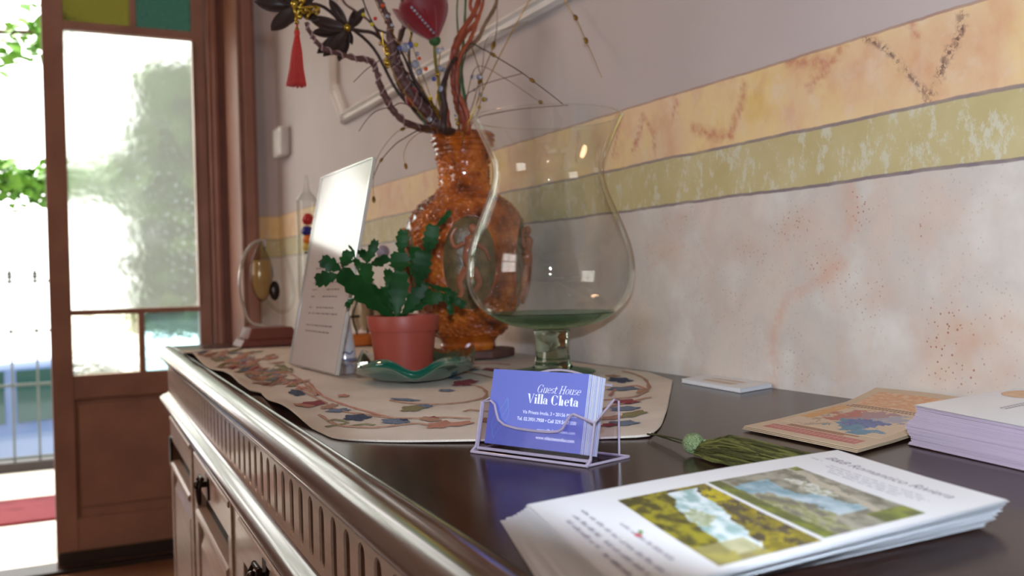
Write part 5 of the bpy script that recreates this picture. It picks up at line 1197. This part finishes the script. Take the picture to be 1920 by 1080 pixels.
stem('twisted_branch', c3([(960, 580), (950, 500), (930, 420), (950, 350), (975, 270), (1005, 200), (1040, 150), (1090, 90), (1060, 30), (1070, -30)]), (1.32, 1.31), .0066, M['branch_rust'],
     'rust-red twisted stem crossing behind the orange branch', 'branch', group=GB_)
stem('twisted_branch', c3([(940, 590), (945, 480), (935, 400), (960, 320), (985, 270), (1000, 262)]), (1.28, 1.28), .0066, M['branch_dark'],
     'short dark twisted stub in front of the rust branches above the vase mouth', 'branch', group=GB_)
stem('twisted_branch', c3([(900, 580), (850, 470), (835, 400), (800, 350), (760, 250), (700, 160), (640, 130), (600, 60), (570, -20)]), (1.37, 1.30), .003, M['branch_dark'],
     'fine dark twig between the thick branch and the metal leaves', 'branch', group=GB_)
stem('twisted_branch', c3([(1050, 590), (1040, 500), (1005, 420), (1000, 330), (1020, 240), (1060, 180), (1085, 110), (1110, 40), (1125, -30)]), (1.29, 1.27), .0056, M['branch_rust'],
     'orange twisted stem winding up on the far right of the rust bundle', 'branch', group=GB_)
stem('twisted_branch', c3([(930, 585), (915, 520), (890, 470), (850, 430), (820, 380), (790, 300), (785, 220), (800, 120), (790, 40), (800, -30)]), (1.31, 1.29), .0036, M['branch_dark'],
     'slender dark twig among the crystal beads below the rose', 'branch', group=GB_)
# green stems
GS = 'smooth green stems'
stem('green_stem', c3([(1035, 560), (1038, 470), (1025, 380), (1020, 300), (1028, 200), (1035, 100), (1040, -30)]), (1.34, 1.35), .0046, M['stem_green'], 'broad green stem right of the rust branches, standing straight up', 'stem', curl=False, group=GS)
stem('green_stem', c3([(1010, 560), (1015, 450), (1010, 330), (1008, 200), (1000, 60), (1005, -30)]), (1.37, 1.39), .0032, M['stem_green'], 'thinner green stem just behind and left of the broad one', 'stem', curl=False, group=GS)
# rose
rt = thing('silk_rose', 'red silk rose with a green stem leaning in the middle of the arrangement', 'artificial flower', tuple(aty(797, 60, 1.27)))
RCt = aty(800, 38, 1.27); axr = (RCt-aty(815, 78, 1.27)).normalized(); ur = axr.cross(rc).normalized(); vr = axr.cross(ur).normalized()
base_ = aty(815, 76, 1.27)
def petal(a0, wdth, r0_, r1_, h_, flare, nm='petal'):
    def fn(u, v):
        a = a0+(u-.5)*wdth; e = v; prof = r0_+(r1_-r0_)*sin(min(1, e*1.15)*pi/2)+flare*max(0, e-.75)**1.3*2; top = h_*(e)*(1-.22*abs(2*u-1)**2.2*e)
        return base_+axr*top+(ur*cos(a)+vr*sin(a))*prof*(1-.10*abs(2*u-1)*e)
    b = MB(); b.grid(fn, 12, 10); o = b.build(nm, M['rose'], rt, smooth=True, solid=.0006); return o
for k in range(5): petal(k*2*pi/5+.3, 1.75, .005, .040, .062, .007)
for k in range(4): petal(k*2*pi/4, 1.9, .003, .029, .066, .002)
for k in range(3): petal(k*2*pi/3+.5, 2.4, .002, .016, .068, .0)
b = MB(); b.ball(base_, (.009, .009, .008), 12)
for k in range(5):
    a = 2*pi*k/5; d_ = ur*cos(a)+vr*sin(a); s_ = axr.cross(d_); b.add([base_+s_*.005, base_-s_*.005, base_+axr*.014+d_*.017-s_*.003, base_+axr*.024+d_*.026, base_+axr*.014+d_*.017+s_*.003], [(0, 1, 2, 3, 4)])
b.build('calyx', M['stem_green'], rt, smooth=False)
b = MB(); b.tube(smoothpath([base_, aty(816, 110, 1.28), aty(822, 150, 1.30), aty(826, 200, 1.32), mouth+Vector((-.01, -.015, -.03))]), .0026, 8); b.build('stem', mat('yellow_green_stem', (130, 120, 50), .5, scale=30), rt, smooth=True)
b = MB()
for k in range(9): b.ball(aty(772+k*5.1, 14+k*5.9, 1.222+.001*k), .0021, 8)
b.build('bead_row', M['crystal'], rt, smooth=True)
# second half-hidden red bud
q = aty(772, 182, 1.33); t = thing('silk_bud', 'small half-hidden red silk bud low among the purple branches', 'artificial flower', tuple(q))
for k in range(4):
    a = k*pi/2+.4; R = Matrix.Rotation(a, 3, 'Z'); MB().ball(q+R @ Vector((.004, 0, 0)), (.007, .009, .015), 10).build('petal', M['rose'], t, smooth=True)
MB().tube([q, q+Vector((.02, 0, -.04)), mouth], .0016, 6).build('stem', M['stem_green'], t)
# dark metal leaf flowers
def metal_flower(c, pts, label, y, wd):
    C = aty(*c, y); t = thing('metal_flower', label, 'flower ornament', tuple(C), 'dark brown metal flowers')
    for i, p in enumerate(pts):
        E = aty(*p, y+.012*((i % 3)-1), False); ax = E-C; L_ = ax.length; ax.normalize(); s = ax.cross(fw).normalized(); nn = s.cross(ax)
        w_ = L_*wd
        def fn(u, v): 
            x = (u-.5)*2; ww = w_*(sin(pi*min(1, v**.8))**.8)*(.55+.45*v)+.0006; return C+ax*(L_*v)+s*(x*ww)+nn*(.010*sin(pi*v)-.006*abs(x)*(sin(pi*v)))
        b = MB(); b.grid(fn, 6, 10); b.build('petal', M['brown_metal'], t, smooth=True, solid=.0009)
    MB().ball(C-fw*.006, .006, 10).build('centre', M['gold'], t, smooth=True)
    return t, C
c2 = lambda x, y: (440+x*.2408, y*.2408)
t1, C1 = metal_flower(c2(880, 225), [c2(*p) for p in ((575, 140), (600, 255), (640, 415), (690, 440), (810, 480), (915, 350), (935, 75), (735, -10), (1010, 60))], 'dark brown metal flower with narrow petals hanging behind the arching branch', 1.33, .20)
t2, C2 = metal_flower(c2(470, 40), [c2(*p) for p in ((285, 240), (150, 10), (430, 190), (620, 60), (660, 160), (640, -90), (300, -80), (480, -120))], 'dark brown metal flower at the top left beside the gold ornament', 1.30, .26)
b = MB(); b.tube(smoothpath([C1, aty(*c2(980, 240), 1.33), aty(*c2(1100, 270), 1.33), aty(735, 100, 1.34), aty(775, 190, 1.34), mouth]), .0028, 7); b.build('stem', M['branch_dark'], t1, smooth=True)
b = MB(); b.tube(smoothpath([C2, aty(600, 10, 1.31), aty(640, 40, 1.33), aty(700, 90, 1.35), aty(760, 190, 1.35), mouth]), .0024, 7); b.build('stem', M['branch_dark'], t2, smooth=True)
# gold bow ornament and its red tassel
yg = 1.255; q = aty(566, 25, yg)
t = thing('hanging_tassel', 'bright red tassel hanging from a gold knot ornament at the end of the arching branch', 'tassel', tuple(q))
b = MB()
for L_ in ([(455, 45), (470, 90), (480, 140), (478, 180)], [(480, 140), (500, 80), (540, 100), (560, 80), (600, 95), (640, 75), (655, 95), (630, 110)], [(520, 0), (530, 20), (510, 60), (520, 90)], [(560, 150), (570, 120), (590, 90), (540, 70)], [(455, 45), (520, 60), (600, 55), (650, 60), (655, 95)]):
    b.tube(smoothpath([aty(*c2(*p), yg-.004*(i % 2)) for i, p in enumerate(L_)], 5), .0021, 7)
b.ball(aty(*c2(508, 130), yg-.004), .0038, 10); b.ball(aty(*c2(525, 5), yg-.004), .005, 10); b.ball(aty(*c2(486, 175), yg), .003, 8); b.ball(aty(*c2(486, 232), yg), (.003, .003, .004), 8)
b.build('gold_knot', M['gold'], t, smooth=True)
top, bot = aty(557, 42, yg), aty(556, 160, yg); rnd = random.Random(6)
b = MB(); b.tube([aty(*c2(486, 178), yg), aty(*c2(486, 235), yg), top+(bot-top)*.16], .0016, 6); b.ball(top+(bot-top)*.17, (.0042, .0042, .006), 10); b.build('cord', M['tassel_red'], t, smooth=True)
b = MB()
for k in range(230):
    a = rnd.random()*2*pi; rr_ = sqrt(rnd.random()); st_ = top+(bot-top)*.16; e = bot+Vector((cos(a)*rr_*.0135, sin(a)*rr_*.0135, rnd.uniform(-.002, .002)))
    md = st_.lerp(e, .35)+Vector((cos(a), sin(a), 0))*.0022*rr_; b.tube([st_+Vector((cos(a), sin(a), 0))*.002, md, st_.lerp(e, .7), e], .00055, 4, caps=False)
b.build('skirt', M['tassel_red'], t)
# fine sprays with pods
GP = 'thin gold sprays with pods'
M['pod'] = mat('gold_pod', (158, 122, 48), .25, metal=.6, c2=(120, 88, 36), scale=90)
def spray(pxs, y, r, pods, label, m='branch_tan', into=False, ps=.0036):
    P = [aty(px, py, y if not hasattr(y, '__len__') else y[0]+(y[1]-y[0])*i/(len(pxs)-1)) for i, (px, py) in enumerate(pxs)]
    if into: P = [mouth+Vector((.004, 0, -.03))]+P
    t = thing('seed_spray', label, 'dried spray', tuple(P[0]), GP); path = smoothpath(P, 6)
    b = MB(); b.tube(path, [r*(1-.5*i/len(path)) for i in range(len(path))], 5); b.build('stalk', M[m], t, smooth=True)
    for f in pods:
        i = max(1, min(len(path)-2, int(f*(len(path)-1)))); ax = (path[i+1]-path[i-1]).normalized(); R = ax.to_track_quat('Z', 'Y').to_matrix()
        MB().ball(path[i], (ps*.8, ps*.8, ps*1.7), 8, 0, R).build('pod', M['pod'], t, smooth=True)
spray([(862, 246), (860, 180), (877, 88), (905, 92), (936, 110), (975, 134), (1002, 154), (1030, 175), (1055, 195)], (1.30, 1.08), .0012, (.52, .76), 'gold spray arching right above the glass rim with two brown pods', 'branch_dark', True)
spray([(868, 246), (880, 160), (898, 124), (945, 146), (1002, 184), (1020, 196)], (1.34, 1.15), .0009, (.92,), 'pale fine spray just below the arching one, ending in one pod', 'branch_tan', True)
spray([(872, 246), (960, 60), (1030, -50), (1062, 6), (1082, 38), (1096, 70), (1112, 106), (1128, 145)], (1.28, 1.02), .0009, (.62, .78), 'gold wire drooping at the top right with a shining pod', 'gold', True, .0042)
spray([(870, 246), (873, 184), (890, 168), (907, 158), (940, 148), (978, 138)], (1.33, 1.20), .0010, (), 'bare brown twig arching right at mid height above the vase', 'branch', True)
spray([(880, 246), (894, 222), (930, 212), (980, 204), (1065, 197)], (1.30, 1.12), .0009, (), 'bare brown twig running right, level with the glass rim', 'branch', True)
spray([(838, 246), (800, 215), (757, 194), (735, 200), (706, 208), (688, 224), (673, 246)], (1.32, 1.25), .0010, (), 'bare curved twig drooping left, lowest of the bare twigs', 'branch', True)
spray([(838, 246), (780, 150), (723, 114), (700, 122), (685, 132), (663, 154)], (1.32, 1.25), .0010, (), 'bare twig ending left of the white stucco moulding line', 'branch', True)
spray([(842, 250), (810, 243), (786, 244), (757, 260), (740, 272), (715, 300), (703, 325), (690, 360)], (1.33, 1.28), .0011, (.75,), 'thin chain-like silver strand hanging down to the left of the vase neck', 'branch_dark', True, .0028)
spray([(840, 248), (800, 244), (770, 262), (757, 290), (762, 316)], (1.31, 1.24), .0006, (.98,), 'fine wire with one gold bead hanging left of the vase neck', 'gold', True, .0034)
spray([(836, 248), (790, 240), (755, 242), (730, 262), (706, 300), (700, 345), (701, 380)], (1.33, 1.24), .0006, (.45, .98), 'fine wire with two gold beads hanging beside the sign holder top', 'gold', True, .0034)
spray([(866, 246), (885, 200), (900, 150), (925, 85), (932, 40), (930, -20)], (1.34, 1.38), .0012, (.50, .68), 'upright pale green spray right of the green stems with pods', 'branch_tan', True, .0048)
spray([(870, 246), (884, 220), (897, 180), (905, 120), (915, 70), (960, 50), (990, 40)], (1.35, 1.40), .0009, (.3, .5), 'pale spray bending toward the slanting stucco moulding', 'branch_tan', True)
# bead sprays
GBD = 'beaded wire sprays'
bc = {'gold': M['gold'], 'crystal': M['crystal'], 'orange': mat('orange_crystal', (240, 96, 40), .05, trans=.4, scale=9), 'yellow': mat('yellow_crystal', (220, 200, 50), .08, trans=.3, scale=9), 'blue': mat('blue_crystal', (110, 120, 190), .04, trans=.5, scale=9), 'red': mat('pink_red_crystal', (230, 70, 70), .06, trans=.4, scale=9)}
def beads(pxs, y, lst, label):
    P = [mouth+Vector((-.01, -.005, -.02))]+[aty(px, py, y) for px, py in pxs]; t = thing('bead_spray', label, 'beaded spray', tuple(P[1]), GBD); path = smoothpath(P, 6)
    b = MB(); b.tube(path, .0007, 5); b.build('wire', M['gold'], t)
    for (px, py), c, r in lst: MB().ball(aty(px, py, y-.004), r, 10).build('bead', bc[c], t, smooth=True)
b3 = lambda x, y: (680+x*.2408, y*.2408)
beads([(800, 180), (778, 130), (757, 95), (735, 60), (712, 20), (695, -20)], 1.27, [(b3(155, 45), 'orange', .0028), (b3(98, 145), 'red', .003), (b3(72, 190), 'yellow', .003), (b3(228, 196), 'crystal', .0026), (b3(190, 125), 'crystal', .0025), (b3(5, 115), 'yellow', .0028)], 'beaded wire rising along the thick branch with orange, red and yellow beads')
beads([(815, 200), (800, 160), (785, 120), (775, 90), (765, 40)], 1.265, [(b3(425, 420), 'crystal', .0032), (b3(443, 455), 'orange', .0026), (b3(492, 537), 'orange', .0031), (b3(330, 370), 'crystal', .0072), (b3(370, 350), 'blue', .0048), (b3(290, 375), 'blue', .0036), (b3(415, 350), 'yellow', .0034), (b3(410, 500), 'crystal', .0062), (b3(440, 560), 'crystal', .005)], 'beaded wire under the rose with large clear and blue crystals and orange beads')
beads([(822, 215), (820, 170), (822, 130), (826, 95)], 1.275, [(b3(585, 395), 'crystal', .0044), (b3(627, 378), 'crystal', .0026), (b3(555, 615), 'blue', .0036), (b3(605, 690), 'crystal', .0046), (b3(585, 580), 'gold', .0036), (b3(632, 543), 'crystal', .0032), (b3(600, 530), 'crystal', .004), (b3(530, 765), 'yellow', .003)], 'beaded wire in the middle above the vase mouth with clear round crystals')
beads([(790, 215), (750, 160), (728, 115), (720, 90), (716, 60)], 1.255, [(b3(193, 420), 'gold', .0042), (b3(175, 355), 'gold', .003), (b3(190, 382), 'gold', .0026), (b3(138, 340), 'gold', .0028), (b3(195, 520), 'gold', .0026), (b3(190, 490), 'gold', .0048), (b3(182, 462), 'gold', .0028)], 'gold bead cluster on a wire left of the thick branch')
beads([(862, 230), (858, 215), (852, 200)], 1.28, [(b3(740, 962), 'gold', .003), (b3(728, 930), 'gold', .002), (b3(520, 930), 'crystal', .004), (b3(722, 900), 'crystal', .002)], 'short beaded wire low at the right of the vase mouth')
beads([(880, 235), (894, 215), (900, 195), (905, 160), (895, 120), (885, 90)], 1.30, [(b3(920, 735), 'crystal', .0032), (b3(945, 775), 'gold', .0036), (b3(908, 835), 'gold', .0028), (b3(855, 600), 'crystal', .0036), (b3(905, 600), 'crystal', .0046), (b3(960, 775), 'crystal', .003), (b3(870, 700), 'crystal', .0022)], 'beaded wire right of the green stems with pale crystals')
